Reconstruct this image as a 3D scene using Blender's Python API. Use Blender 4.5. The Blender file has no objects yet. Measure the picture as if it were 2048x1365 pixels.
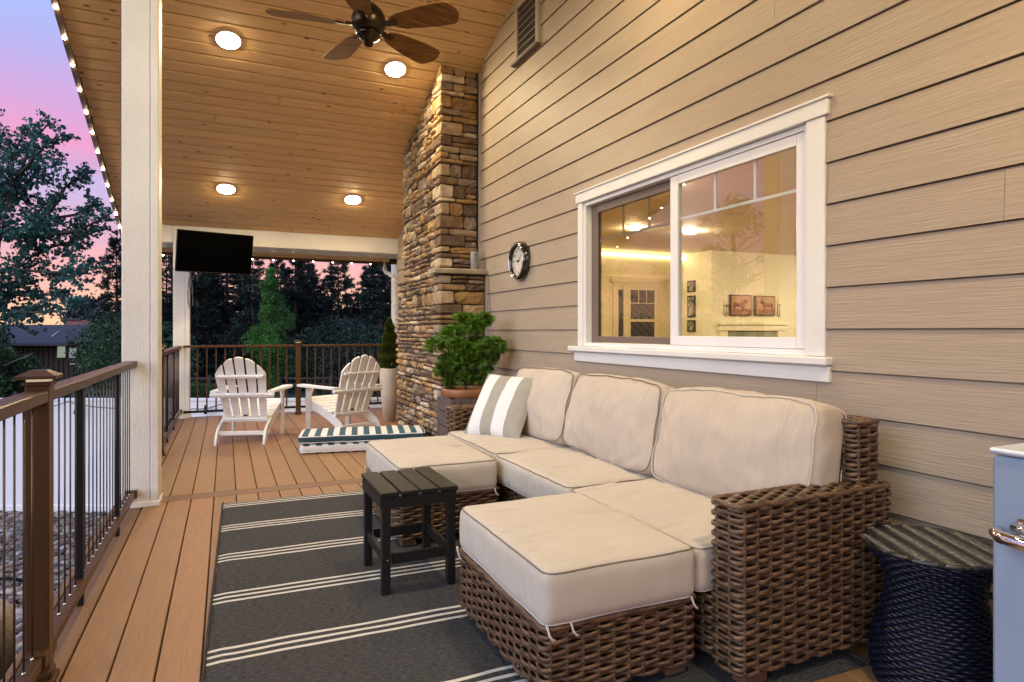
import bpy, math, random
import numpy as np
from mathutils import Vector, Matrix, noise
random.seed(7); np.random.seed(7)
R = math.radians
SC = bpy.context.scene
COL = SC.collection

# ------------------------------------------------------------------ camera
YAW = math.atan(572/1262.0)
cd = bpy.data.cameras.new('camera')
cam = bpy.data.objects.new('camera', cd); COL.objects.link(cam)
cam.location = (0, 0, 1.15); cam.rotation_euler = (R(90), 0, -YAW)
cd.sensor_width = 36; cd.lens = 36*1262/2048.0
cd.shift_y = -0.010; cd.clip_start = .02; cd.clip_end = 3000
SC.camera = cam

# ------------------------------------------------------------------ sky (dusk gradient over a faint physical sky)
W = bpy.data.worlds.new('World'); SC.world = W; W.use_nodes = True
nt = W.node_tree; nt.nodes.clear()
def N(t, **k):
    n = nt.nodes.new(t)
    for a, b in k.items(): setattr(n, a, b)
    return n
def lin(c): return tuple(((x/255)/12.92 if x/255 <= .04045 else ((x/255+.055)/1.055)**2.4) for x in c) + (1,)
out = N('ShaderNodeOutputWorld'); bg = N('ShaderNodeBackground')
tc = N('ShaderNodeTexCoord'); sep = N('ShaderNodeSeparateXYZ'); nt.links.new(tc.outputs['Generated'], sep.inputs[0])
mp = N('ShaderNodeMapping'); mp.inputs['Scale'].default_value = (1.2, 1.2, 7); nt.links.new(tc.outputs['Generated'], mp.inputs[0])
nz = N('ShaderNodeTexNoise'); nz.inputs['Scale'].default_value = 1.6; nz.inputs['Detail'].default_value = 3; nt.links.new(mp.outputs[0], nz.inputs[0])
ma = N('ShaderNodeMath', operation='MULTIPLY_ADD'); ma.inputs[1].default_value = .10; nt.links.new(nz.outputs[0], ma.inputs[0])
mb = N('ShaderNodeMath', operation='ADD'); mb.inputs[1].default_value = -.05
nt.links.new(sep.outputs[2], ma.inputs[2]); nt.links.new(ma.outputs[0], mb.inputs[0])
cr = N('ShaderNodeValToRGB'); nt.links.new(mb.outputs[0], cr.inputs[0])
stops = [(0, (252,202,158)), (.045, (247,190,165)), (.10, (238,172,176)), (.145, (214,168,196)), (.185, (190,176,222)), (.215, (205,160,205)),
         (.245, (226,150,192)), (.285, (202,158,210)), (.34, (176,168,226)), (.40, (160,178,236)), (.6, (120,150,222)), (1.0, (84,120,205))]
el = cr.color_ramp.elements
el[0].position = stops[0][0]; el[0].color = lin(stops[0][1]); el[1].position = 1; el[1].color = lin(stops[-1][1])
for p, c in stops[1:-1]:
    e = el.new(p); e.color = lin(c)
sky = N('ShaderNodeTexSky', sky_type='NISHITA'); sky.sun_disc = False
sky.sun_elevation = R(1); sky.sun_rotation = R(-60)
skm = N('ShaderNodeMix', data_type='RGBA', blend_type='ADD'); skm.inputs[0].default_value = .02
nt.links.new(cr.outputs[0], skm.inputs[6]); nt.links.new(sky.outputs[0], skm.inputs[7])
nt.links.new(skm.outputs[2], bg.inputs[0]); bg.inputs[1].default_value = 1.0
nt.links.new(bg.outputs[0], out.inputs[0])

# soft twilight glow: the one sun lamp, very wide, from the open side of the porch behind the camera
sd = bpy.data.lights.new('sun', 'SUN'); sd.energy = 2.8; sd.angle = R(70); sd.color = (.76, .88, 1.0)
sun = bpy.data.objects.new('sun', sd); COL.objects.link(sun)
sun.rotation_euler = Vector((.90, .34, -.36)).to_track_quat('-Z', 'Y').to_euler()

SC.view_settings.view_transform = 'Standard'; SC.view_settings.look = 'None'
SC.view_settings.exposure = .22; SC.view_settings.gamma = 1; SC.view_settings.use_curve_mapping = False
SC.render.engine = 'CYCLES'
cy = SC.cycles
cy.use_denoising = True; cy.max_bounces = 10; cy.diffuse_bounces = 5; cy.glossy_bounces = 4; cy.transparent_max_bounces = 16
cy.caustics_reflective = False; cy.caustics_refractive = False; cy.sample_clamp_indirect = 6; cy.use_light_tree = True

LAMP = 300.0       # downlight lens radiance
LAMPC = (1, .78, .46)

# ------------------------------------------------------------------ helpers
def at(u, v, f):
    """world point seen at photo pixel u,v at f metres ahead of the lens"""
    s, c = math.sin(YAW), math.cos(YAW); a = (u-1024)/1262
    return Vector(((s+c*a)*f, (c-s*a)*f, 1.15+(662-v)/1262*f))

def mat(name, col, rough=.6, metal=0, var=.12, scale=(1,1,1), ns=3, detail=4, bump=0, bscale=None, bns=40, rnd=.0, huernd=0,
        col2=None, spec=.5, ramp=None, coat=0, emit=None, es=0, sheen=0, dist=.02, knots=False, ripple=None, extra=None, sss=0, rvar=0):
    m = bpy.data.materials.new(name); m.use_nodes = True
    t = m.node_tree; n = t.nodes; L = t.links; n.clear()
    o = n.new('ShaderNodeOutputMaterial'); b = n.new('ShaderNodeBsdfPrincipled'); L.new(b.outputs[0], o.inputs[0])
    b.inputs['Roughness'].default_value = rough; b.inputs['Metallic'].default_value = metal
    b.inputs['Specular IOR Level'].default_value = spec
    if coat: b.inputs['Coat Weight'].default_value = coat; b.inputs['Coat Roughness'].default_value = .1
    if sheen: b.inputs['Sheen Weight'].default_value = sheen
    if emit: b.inputs['Emission Color'].default_value = (*emit, 1); b.inputs['Emission Strength'].default_value = es
    tx = n.new('ShaderNodeTexCoord'); oi = n.new('ShaderNodeObjectInfo')
    off = n.new('ShaderNodeVectorMath'); off.operation = 'MULTIPLY_ADD'
    cv = n.new('ShaderNodeCombineXYZ')
    for i in range(3): L.new(oi.outputs['Random'], cv.inputs[i])
    L.new(cv.outputs[0], off.inputs[0]); off.inputs[1].default_value = (37, 53, 71) if rnd or huernd else (0, 0, 0)
    L.new(tx.outputs['Object'], off.inputs[2])
    mp = n.new('ShaderNodeMapping'); mp.inputs['Scale'].default_value = scale; L.new(off.outputs[0], mp.inputs[0])
    nz = n.new('ShaderNodeTexNoise'); nz.inputs['Scale'].default_value = ns; nz.inputs['Detail'].default_value = detail
    nz.inputs['Roughness'].default_value = .6; L.new(mp.outputs[0], nz.inputs[0])
    r = n.new('ShaderNodeValToRGB'); L.new(nz.outputs[0], r.inputs[0])
    a = col; c2 = col2 or tuple(x*(1-2*var) for x in col)
    hi = tuple(min(1, x*(1+var)) for x in a)
    r.color_ramp.elements[0].position = .32; r.color_ramp.elements[0].color = (*c2, 1)
    r.color_ramp.elements[1].position = .68; r.color_ramp.elements[1].color = (*hi, 1)
    last = r.outputs[0]
    if ramp:      # choose colour by object
        rr = n.new('ShaderNodeValToRGB'); rr.color_ramp.interpolation = 'CONSTANT'
        e = rr.color_ramp.elements; e[0].color = (*ramp[0], 1); e[0].position = 0; e[1].position = 1/len(ramp); e[1].color = (*ramp[1], 1)
        for i, c in enumerate(ramp[2:]):
            q = e.new((i+2)/len(ramp)); q.color = (*c, 1)
        L.new(oi.outputs['Random'], rr.inputs[0])
        mx = n.new('ShaderNodeMix'); mx.data_type = 'RGBA'; mx.blend_type = 'MULTIPLY'; mx.inputs[0].default_value = 1
        L.new(last, mx.inputs[6]); L.new(rr.outputs[0], mx.inputs[7]); last = mx.outputs[2]
    if rnd or huernd:
        hs = n.new('ShaderNodeHueSaturation'); mr = n.new('ShaderNodeMapRange')
        mr.inputs['To Min'].default_value = 1-rnd; mr.inputs['To Max'].default_value = 1+rnd
        L.new(oi.outputs['Random'], mr.inputs[0]); L.new(mr.outputs[0], hs.inputs['Value'])
        if huernd:
            m2 = n.new('ShaderNodeMath'); m2.operation = 'MULTIPLY'; m2.inputs[1].default_value = 7.31; L.new(oi.outputs['Random'], m2.inputs[0])
            m3 = n.new('ShaderNodeMath'); m3.operation = 'FRACT'; L.new(m2.outputs[0], m3.inputs[0])
            m4 = n.new('ShaderNodeMapRange'); m4.inputs['To Min'].default_value = .5-huernd; m4.inputs['To Max'].default_value = .5+huernd
            L.new(m3.outputs[0], m4.inputs[0]); L.new(m4.outputs[0], hs.inputs['Hue'])
        L.new(last, hs.inputs['Color']); last = hs.outputs[0]
    if knots:
        km = n.new('ShaderNodeMapping'); km.inputs['Scale'].default_value = knots; L.new(off.outputs[0], km.inputs[0])
        vo = n.new('ShaderNodeTexVoronoi'); vo.inputs['Scale'].default_value = 1; vo.inputs['Randomness'].default_value = 1; L.new(km.outputs[0], vo.inputs[0])
        kr = n.new('ShaderNodeMapRange'); kr.inputs['From Min'].default_value = .09; kr.inputs['From Max'].default_value = .20
        kr.inputs['To Min'].default_value = 0; kr.inputs['To Max'].default_value = 1; L.new(vo.outputs['Distance'], kr.inputs[0])
        # only some cells carry a knot
        sc = n.new('ShaderNodeSeparateColor'); L.new(vo.outputs['Color'], sc.inputs[0])
        gt = n.new('ShaderNodeMath'); gt.operation = 'GREATER_THAN'; gt.inputs[1].default_value = .42; L.new(sc.outputs[0], gt.inputs[0])
        mxx = n.new('ShaderNodeMath'); mxx.operation = 'MAXIMUM'; L.new(kr.outputs[0], mxx.inputs[0]); L.new(gt.outputs[0], mxx.inputs[1])
        kx = n.new('ShaderNodeMix'); kx.data_type = 'RGBA'; L.new(mxx.outputs[0], kx.inputs[0]); kx.inputs[6].default_value = (col[0]*.26, col[1]*.18, col[2]*.13, 1)
        L.new(last, kx.inputs[7]); last = kx.outputs[2]
    L.new(last, b.inputs['Base Color'])
    if rvar:
        rm = n.new('ShaderNodeMapRange'); rm.inputs['To Min'].default_value = rough-rvar; rm.inputs['To Max'].default_value = rough+rvar
        L.new(nz.outputs[0], rm.inputs[0]); L.new(rm.outputs[0], b.inputs['Roughness'])
    if bump:
        bm_ = n.new('ShaderNodeMapping'); bm_.inputs['Scale'].default_value = bscale or scale; L.new(off.outputs[0], bm_.inputs[0])
        bn = n.new('ShaderNodeTexNoise'); bn.inputs['Scale'].default_value = bns; bn.inputs['Detail'].default_value = 5; L.new(bm_.outputs[0], bn.inputs[0])
        if ripple: bn.inputs['Distortion'].default_value = ripple
        bp = n.new('ShaderNodeBump'); bp.inputs['Strength'].default_value = bump; bp.inputs['Distance'].default_value = dist
        L.new(bn.outputs[0], bp.inputs['Height']); L.new(bp.outputs[0], b.inputs['Normal'])
    if extra: extra(m, t, b, last, tx)
    return m

def emis(name, col, s):
    m = bpy.data.materials.new(name); m.use_nodes = True; t = m.node_tree; t.nodes.clear()
    o = t.nodes.new('ShaderNodeOutputMaterial'); e = t.nodes.new('ShaderNodeEmission'); t.links.new(e.outputs[0], o.inputs[0])
    e.inputs[0].default_value = (*col, 1); e.inputs[1].default_value = s
    return m

WORLD = {}
class MB:
    def __init__(s): s.v = []; s.f = []; s.sm = []
    def add(s, v, f, smooth=False, M=None):
        k = len(s.v)
        if M is not None: v = [tuple(M @ Vector(p)) for p in v]
        s.v.extend([tuple(p) for p in v]); s.f.extend([tuple(k+i for i in q) for q in f]); s.sm.extend([smooth]*len(f)); return s
    def box(s, x0, x1, y0, y1, z0, z1, c=0, M=None):
        if c <= 0:
            v = [(x, y, z) for x in (x0, x1) for y in (y0, y1) for z in (z0, z1)]
            f = [(0,1,3,2), (4,6,7,5), (0,4,5,1), (2,3,7,6), (0,2,6,4), (1,5,7,3)]
            return s.add(v, f, False, M)
        c = min(c, (x1-x0)*.45, (y1-y0)*.45, (z1-z0)*.45)
        X, Y, Z = (x0, x1), (y0, y1), (z0, z1); v = []; idx = {}
        for i in (0, 1):
            for j in (0, 1):
                for k in (0, 1):
                    sx, sy, sz = (1, -1)[i], (1, -1)[j], (1, -1)[k]
                    for ax in range(3):
                        p = [X[i], Y[j], Z[k]]
                        d = [sx*c, sy*c, sz*c]; d[ax] = 0
                        idx[(i, j, k, ax)] = len(v); v.append((p[0]+d[0], p[1]+d[1], p[2]+d[2]))
        f = []
        for a in (0, 1):
            q = [(a,0,0), (a,1,0), (a,1,1), (a,0,1)]; f.append([idx[(*t, 0)] for t in (q if a else q[::-1])])
            q = [(0,a,0), (0,a,1), (1,a,1), (1,a,0)]; f.append([idx[(*t, 1)] for t in (q if a else q[::-1])])
            q = [(0,0,a), (1,0,a), (1,1,a), (0,1,a)]; f.append([idx[(*t, 2)] for t in (q if a else q[::-1])])
        for a in (0, 1):
            for b_ in (0, 1):
                def e(p, q, ax1, ax2, flip):
                    r = [idx[(*p, ax1)], idx[(*q, ax1)], idx[(*q, ax2)], idx[(*p, ax2)]]
                    f.append(r[::-1] if flip else r)
                e((a,b_,0), (a,b_,1), 0, 1, a != b_)
                e((a,0,b_), (a,1,b_), 2, 0, a != b_)
                e((0,a,b_), (1,a,b_), 1, 2, a != b_)
        for i in (0, 1):
            for j in (0, 1):
                for k in (0, 1):
                    r = [idx[(i, j, k, 0)], idx[(i, j, k, 1)], idx[(i, j, k, 2)]]
                    f.append(r if (i+j+k) % 2 == 1 else r[::-1])
        return s.add(v, f, False, M)
    def prism(s, poly, a, b, axis='x', M=None, smooth=False):
        """extrude a 2-D outline along an axis from a to b"""
        def P(p, t):
            return {'x': (t, p[0], p[1]), 'y': (p[0], t, p[1]), 'z': (p[0], p[1], t)}[axis]
        n = len(poly); v = [P(p, a) for p in poly]+[P(p, b) for p in poly]
        f = [tuple(range(n))[::-1], tuple(range(n, 2*n))]+[(i, (i+1) % n, n+(i+1) % n, n+i) for i in range(n)]
        return s.add(v, f, smooth, M)
    def tube(s, pts, r, n=6, closed=False, smooth=True, M=None, caps=True):
        P = np.array(pts, float); m = len(P)
        T = np.roll(P, -1, 0)-np.roll(P, 1, 0) if closed else np.gradient(P, axis=0)
        T /= np.linalg.norm(T, axis=1)[:, None]+1e-9
        ref = np.array([0, 0, 1.]) if abs(T[:, 2]).mean() < .8 else np.array([1., 0, 0])
        A = np.cross(T, ref); A /= np.linalg.norm(A, axis=1)[:, None]+1e-9; B = np.cross(A, T)
        rr = np.broadcast_to(np.array(r, float), (m,))
        th = np.arange(n)*2*math.pi/n
        V = P[:, None]+rr[:, None, None]*(A[:, None]*np.cos(th)[None, :, None]+B[:, None]*np.sin(th)[None, :, None])
        f = []
        for i in range(m if closed else m-1):
            j = (i+1) % m
            for k in range(n): f.append((i*n+k, i*n+(k+1) % n, j*n+(k+1) % n, j*n+k))
        if not closed and caps: f += [tuple(range(n))[::-1], tuple((m-1)*n+k for k in range(n))]
        return s.add(V.reshape(-1, 3).tolist(), f, smooth, M)
    def lathe(s, prof, n=32, c=(0, 0, 0), smooth=True, M=None, wob=0, caps=True):
        v = []; f = []
        for i, (r, z) in enumerate(prof):
            for k in range(n):
                a = 2*math.pi*k/n; rr = r*(1+(wob*noise.noise(Vector((math.cos(a)*2, math.sin(a)*2, z*9))) if wob else 0))
                v.append((c[0]+rr*math.cos(a), c[1]+rr*math.sin(a), c[2]+z))
        for i in range(len(prof)-1):
            for k in range(n): f.append((i*n+k, i*n+(k+1) % n, (i+1)*n+(k+1) % n, (i+1)*n+k))
        if caps and prof[0][0] > 1e-4: f.append(tuple(range(n))[::-1])
        if caps and prof[-1][0] > 1e-4: f.append(tuple((len(prof)-1)*n+k for k in range(n)))
        return s.add(v, f, smooth, M)
    def obj(s, name, m, parent=None, origin=None, kind=None, label=None):
        me = bpy.data.meshes.new(name); base = Vector(WORLD.get(parent.name, (0, 0, 0))) if parent else Vector((0, 0, 0))
        if origin is None: origin = base if parent else Vector((0, 0, 0))
        if origin == 'c':
            a = np.array(s.v); origin = Vector(((a.min(0)+a.max(0))/2).tolist())
        origin = Vector(origin)
        V = (np.array(s.v, float)-np.array(origin)).tolist()
        me.from_pydata(V, [], s.f); me.polygons.foreach_set('use_smooth', s.sm); me.update()
        if m: me.materials.append(m)
        o = bpy.data.objects.new(name, me); COL.objects.link(o)
        if parent: o.parent = parent
        o.location = origin-base; WORLD[o.name] = tuple(origin)
        if kind: o['kind'] = kind
        if label: o['label'] = label
        return o
def fastmesh(name, V, F, m, parent=None, smooth=False, origin=(0, 0, 0)):
    """numpy mesh: V (n,3), F (m,k) all faces of k corners"""
    V = np.asarray(V, np.float32)-np.array(origin, np.float32); F = np.asarray(F, np.int32); k = F.shape[1]
    me = bpy.data.meshes.new(name); me.vertices.add(len(V)); me.vertices.foreach_set('co', V.ravel())
    me.loops.add(F.size); me.loops.foreach_set('vertex_index', F.ravel())
    me.polygons.add(len(F)); me.polygons.foreach_set('loop_start', np.arange(0, F.size, k, dtype=np.int32))
    try: me.polygons.foreach_set('loop_total', np.full(len(F), k, np.int32))
    except Exception: pass
    me.polygons.foreach_set('use_smooth', np.full(len(F), smooth)); me.update(calc_edges=True); me.validate()
    if m: me.materials.append(m)
    o = bpy.data.objects.new(name, me); COL.objects.link(o)
    base = WORLD.get(parent.name, (0, 0, 0)) if parent else (0, 0, 0)
    if parent: o.parent = parent
    o.location = Vector(origin)-Vector(base); WORLD[o.name] = tuple(origin)
    return o
def tag(o, label, cat, group=None):
    o['label'] = label; o['category'] = cat
    if group: o['group'] = group
    return o
def thing(name, label, cat, loc=(0, 0, 0), group=None):
    o = bpy.data.objects.new(name, None); COL.objects.link(o); o.location = loc; WORLD[o.name] = tuple(loc)
    o.empty_display_size = .1
    return tag(o, label, cat, group)
def struct(name, loc=(0, 0, 0)):
    o = bpy.data.objects.new(name, None); COL.objects.link(o); o.location = loc; WORLD[o.name] = tuple(loc); o['kind'] = 'structure'; return o
def copy_tree(o, parent=None):
    c = o.copy(); COL.objects.link(c)
    if parent: c.parent = parent
    for ch in list(o.children): copy_tree(ch, c)
    return c

# ------------------------------------------------------------------ materials
m_deck = mat('deck composite', (.30, .158, .068), .55, var=.10, scale=(26, 1.2, 1), ns=5, bump=.25, bscale=(60, 2, 1), bns=6, dist=.003, rnd=.11, huernd=.008, rvar=.08)
m_deckb = mat('deck border composite', (.20, .105, .05), .55, var=.1, scale=(2, 20, 1), ns=5, bump=.2, bns=20, dist=.004)
m_pine = mat('pine plank', (.72, .465, .228), .5, var=.09, scale=(1.1, 22, 22), ns=3.2, detail=6, bump=.12, bns=5, dist=.004, rnd=.06, huernd=.004, knots=(6.0, 13, 13))
m_siding = mat('fibre cement siding', (.395, .317, .235), .5, var=.03, scale=(1, .7, 9), ns=4, bump=.36, bscale=(8, 1.0, 38), bns=3.6, dist=.010, ripple=1.1, rnd=.012)
m_sidecore = mat('wall sheathing', (.05, .04, .035), .9)
m_cream = mat('cream painted wood', (.78, .755, .69), .5, var=.03, ns=3, bump=.4, bscale=(5, 5, 1.4), bns=24, dist=.012)
m_white = mat('white window vinyl', (.80, .80, .80), .35, var=.02)
m_trimw = mat('white painted trim', (.78, .77, .73), .45, var=.03, bump=.3, bscale=(1, 1, 1), bns=90, dist=.003)
m_tan = mat('tan window sash', (.17, .125, .10), .4, var=.05)
m_tanp = mat('tan trim paint', (.42, .345, .265), .5, var=.04)
m_bronze = mat('bronze powder coat', (.085, .040, .016), .38, spec=.3, metal=.2, var=.05, bump=.05, bns=200, dist=.001)
m_black = mat('black metal', (.012, .012, .013), .45, spec=.22, var=.1)
m_cable = mat('bronze steel rod', (.10, .075, .06), .35, metal=.6, var=.05)
m_steel = mat('steel screw', (.6, .6, .58), .3, metal=1, var=.02)
m_fence = mat('white vinyl fence', (.84, .83, .84), .4, var=.02, ns=.6)
m_lens = emis('downlight lens', LAMPC, LAMP)
m_bulb = emis('eave bulb', (1, .80, .55), 150)
m_screen = mat('tv screen', (.0015, .0015, .0015), .5, var=0, spec=.0)
m_fanw = mat('walnut fan blade', (.26, .12, .032), .6, spec=.2, var=.25, scale=(1.5, 18, 4), ns=3)
m_fanm = mat('aged bronze', (.045, .028, .016), .28, metal=.75, var=.15)
m_chrome = mat('chrome', (.85, .85, .86), .08, metal=1, var=0)
m_poly = mat('white poly lumber', (.80, .79, .77), .45, var=.03, bump=.15, bscale=(6, 1, 1), bns=60, dist=.002)
m_wick = mat('brown wicker', (.132, .074, .038), .30, var=.6, scale=(10, 10, 58), ns=2.2, detail=3, col2=(.022, .013, .008), bump=.3, bns=120, dist=.002)
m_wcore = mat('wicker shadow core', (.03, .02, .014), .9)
m_navy = mat('navy black wicker', (.007, .010, .026), .33, spec=.35, var=.3, ns=60)
m_navytop = mat('charcoal wicker top', (.025, .026, .028), .3, var=.5, ns=50)
m_wood = mat('rustic stand wood', (.12, .095, .085), .7, var=.3, scale=(20, 20, 1.5), ns=4, bump=.4, bns=20, dist=.004)
m_foot = mat('wooden foot', (.12, .06, .03), .6, var=.2)
m_terra = mat('terracotta', (.30, .125, .05), .45, var=.2, ns=6, bump=.15, bns=25, dist=.004)
m_soil = mat('potting soil', (.03, .02, .014), .95, var=.4, ns=60, bump=1, bns=90)
m_planter = mat('cream ceramic', (.58, .50, .40), .35, var=.06, ns=5)
m_char = mat('charcoal poly lumber', (.014, .013, .012), .5, spec=.22, var=.25, scale=(10, 2, 10), ns=10, bump=.5, bns=160, dist=.002)
m_fridge = mat('pale blue enamel', (.27, .35, .47), .3, var=.02, ns=2, coat=.3)
m_clockf = mat('clock face', (.62, .58, .50), .5, var=.08, ns=8)
m_ink = mat('clock ink', (.015, .013, .012), .5)
m_grey = mat('speaker fabric', (.30, .30, .30), .7, var=.1, bump=.4, bns=300, dist=.001)
m_bark = mat('bark', (.06, .045, .035), .9, var=.3, ns=20, bump=.6, bns=30)
m_barkp = mat('pale bark', (.16, .15, .13), .85, var=.3, ns=20)
def leafmat(name, col, var=.3, ns=.6, tr=.35):
    m = mat(name, col, .5, var=var, ns=ns, rnd=.1)
    t = m.node_tree; b = [n for n in t.nodes if n.type == 'BSDF_PRINCIPLED'][0]; o = [n for n in t.nodes if n.type == 'OUTPUT_MATERIAL'][0]
    tl = t.nodes.new('ShaderNodeBsdfTranslucent'); mx = t.nodes.new('ShaderNodeMixShader'); mx.inputs[0].default_value = tr
    src = b.inputs['Base Color'].links[0].from_socket; t.links.new(src, tl.inputs[0])
    t.links.new(b.outputs[0], mx.inputs[1]); t.links.new(tl.outputs[0], mx.inputs[2]); t.links.new(mx.outputs[0], o.inputs[0]); return m
m_aspen = leafmat('aspen leaf', (.055, .18, .14), ns=1.2)
m_bush = leafmat('bush leaf', (.05, .12, .035), ns=1.5)
m_needle = leafmat('pine needle', (.016, .036, .026), ns=.8, tr=.15)
m_needle2 = leafmat('spruce needle', (.020, .050, .030), ns=.8, tr=.15)
m_col = leafmat('columnar tree leaf', (.075, .22, .035), ns=2)
m_maple = leafmat('laceleaf green', (.13, .275, .025), ns=22, var=.42)
m_conif = leafmat('dwarf spruce needle', (.075, .10, .012), ns=9)
m_grass = mat('lawn', (.035, .062, .02), .9, var=.3, ns=1.5, bump=.8, bns=60)
m_rockbed = mat('rock bed soil', (.07, .055, .045), .95, var=.3, ns=8)
m_wall_in = mat('interior paint', (.80, .74, .56), .7, var=.02)
m_ceil_in = mat('interior ceiling paint', (.80, .72, .56), .7, var=.02)
m_trim_in = mat('interior trim', (.80, .73, .55), .5, var=.02)

# rocks coloured island by island, via a vertex-free random per island
def island(m, t, b, last, tx):
    g = t.nodes.new('ShaderNodeNewGeometry'); r = t.nodes.new('ShaderNodeValToRGB')
    cs = [(.26, .21, .17), (.12, .105, .10), (.40, .32, .25), (.20, .11, .07), (.09, .085, .085), (.30, .18, .12), (.20, .18, .175), (.50, .44, .38)]
    e = r.color_ramp.elements; r.color_ramp.interpolation = 'CONSTANT'; e[0].color = (*cs[0], 1); e[1].position = 1/8; e[1].color = (*cs[1], 1)
    for i, c in enumerate(cs[2:]): q = e.new((i+2)/8); q.color = (*c, 1)
    t.links.new(g.outputs['Random Per Island'], r.inputs[0])
    mx = t.nodes.new('ShaderNodeMix'); mx.data_type = 'RGBA'; mx.blend_type = 'MULTIPLY'; mx.inputs[0].default_value = 1
    t.links.new(last, mx.inputs[6]); t.links.new(r.outputs[0], mx.inputs[7]); t.links.new(mx.outputs[2], b.inputs['Base Color'])
m_rock = mat('river rock', (1, 1, 1), .55, var=.22, ns=14, extra=island)

m_stone = mat('ledge stone', (1, 1, 1), .75, var=.10, ns=9, detail=8, col2=(.50, .44, .38), bump=.9, bscale=(1, 1, 1.6), bns=16, dist=.02,
              rnd=.12, ramp=[(.48, .31, .145), (.28, .175, .085), (.58, .42, .24), (.40, .24, .095), (.17, .115, .07), (.50, .37, .23), (.34, .26, .19), (.44, .27, .105), (.66, .54, .38), (.22, .15, .095)])
def island2(m, t, b, last, tx):
    g = t.nodes.new('ShaderNodeNewGeometry'); r = t.nodes.new('ShaderNodeValToRGB')
    cs = [(.46, .31, .16), (.28, .185, .10), (.58, .43, .26), (.38, .24, .11), (.17, .12, .08), (.50, .38, .25), (.32, .25, .19), (.42, .27, .12)]
    e = r.color_ramp.elements; r.color_ramp.interpolation = 'CONSTANT'; e[0].color = (*cs[0], 1); e[1].position = 1/8; e[1].color = (*cs[1], 1)
    for i, c in enumerate(cs[2:]): q = e.new((i+2)/8); q.color = (*c, 1)
    t.links.new(g.outputs['Random Per Island'], r.inputs[0])
    mx = t.nodes.new('ShaderNodeMix'); mx.data_type = 'RGBA'; mx.blend_type = 'MULTIPLY'; mx.inputs[0].default_value = 1
    t.links.new(last, mx.inputs[6]); t.links.new(r.outputs[0], mx.inputs[7]); t.links.new(mx.outputs[2], b.inputs['Base Color'])
m_stone2 = mat('small ledge stone', (1, 1, 1), .75, var=.10, ns=9, detail=8, col2=(.50, .44, .38), bump=.9, bns=16, dist=.02, extra=island2)
m_mantel = mat('mantel stone', (.42, .33, .23), .8, var=.2, ns=6, bump=.8, bns=25, dist=.01)
m_mortar = mat('dark joint mortar', (.05, .038, .028), .95, var=.2, ns=30)

def fabric(name, col, var=.03, wr=.5, wscale=(3, 14, 3)):
    def ex(m, t, b, last, tx):
        # broad wrinkles plus fine weave
        mp = t.nodes.new('ShaderNodeMapping'); mp.inputs['Scale'].default_value = wscale; t.links.new(tx.outputs['Object'], mp.inputs[0])
        n1 = t.nodes.new('ShaderNodeTexNoise'); n1.inputs['Scale'].default_value = 1; n1.inputs['Detail'].default_value = 2; n1.inputs['Distortion'].default_value = .6
        t.links.new(mp.outputs[0], n1.inputs[0])
        b1 = t.nodes.new('ShaderNodeBump'); b1.inputs['Strength'].default_value = wr; b1.inputs['Distance'].default_value = .028; t.links.new(n1.outputs[0], b1.inputs['Height'])
        n2 = t.nodes.new('ShaderNodeTexNoise'); n2.inputs['Scale'].default_value = 420; t.links.new(tx.outputs['Object'], n2.inputs[0])
        b2 = t.nodes.new('ShaderNodeBump'); b2.inputs['Strength'].default_value = .25; b2.inputs['Distance'].default_value = .0015
        t.links.new(n2.outputs[0], b2.inputs['Height']); t.links.new(b1.outputs[0], b2.inputs['Normal']); t.links.new(b2.outputs[0], b.inputs['Normal'])
    return mat(name, col, .85, var=var, ns=2.2, detail=3, sheen=.15, spec=.2, extra=ex)
m_cush = fabric('sand canvas', (.54, .475, .385), wr=.8, wscale=(3.5, 13, 3))
m_cushb = fabric('sand canvas wrinkled', (.52, .44, .355), wr=1.0, wscale=(3, 12, 4))
m_pipe = mat('grey piping', (.20, .165, .14), .7, var=.05)
m_pipel = mat('pale piping', (.60, .55, .48), .7, var=.05)

def bands(name, axis, edges, cols, base=.8, soft=0, period=None, rough=.85, weave=0):
    """flat woven or printed stripes across one object axis"""
    def ex(m, t, b, last, tx):
        sp = t.nodes.new('ShaderNodeSeparateXYZ'); t.links.new(tx.outputs['Object'], sp.inputs[0]); src = sp.outputs[axis]
        if period:
            md = t.nodes.new('ShaderNodeMath'); md.operation = 'PINGPONG' if 0 else 'FLOORED_MODULO'; md.inputs[1].default_value = period
            t.links.new(src, md.inputs[0]); src = md.outputs[0]
        cur = None
        mixc = None
        for i, c in enumerate(cols):
            if i == 0:
                rg = t.nodes.new('ShaderNodeRGB'); rg.outputs[0].default_value = (*c, 1); mixc = rg.outputs[0]; continue
            g = t.nodes.new('ShaderNodeMath'); g.operation = 'GREATER_THAN'; g.inputs[1].default_value = edges[i-1]; t.links.new(src, g.inputs[0])
            mx = t.nodes.new('ShaderNodeMix'); mx.data_type = 'RGBA'; t.links.new(g.outputs[0], mx.inputs[0]); t.links.new(mixc, mx.inputs[6])
            mx.inputs[7].default_value = (*c, 1); mixc = mx.outputs[2]
        mm = t.nodes.new('ShaderNodeMix'); mm.data_type = 'RGBA'; mm.blend_type = 'MULTIPLY'; mm.inputs[0].default_value = 1
        t.links.new(last, mm.inputs[6]); t.links.new(mixc, mm.inputs[7]); t.links.new(mm.outputs[2], b.inputs['Base Color'])
    return mat(name, (1, 1, 1), rough, var=.04, ns=30, extra=ex, bump=.3, bns=300, dist=.001, spec=.2)

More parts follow.
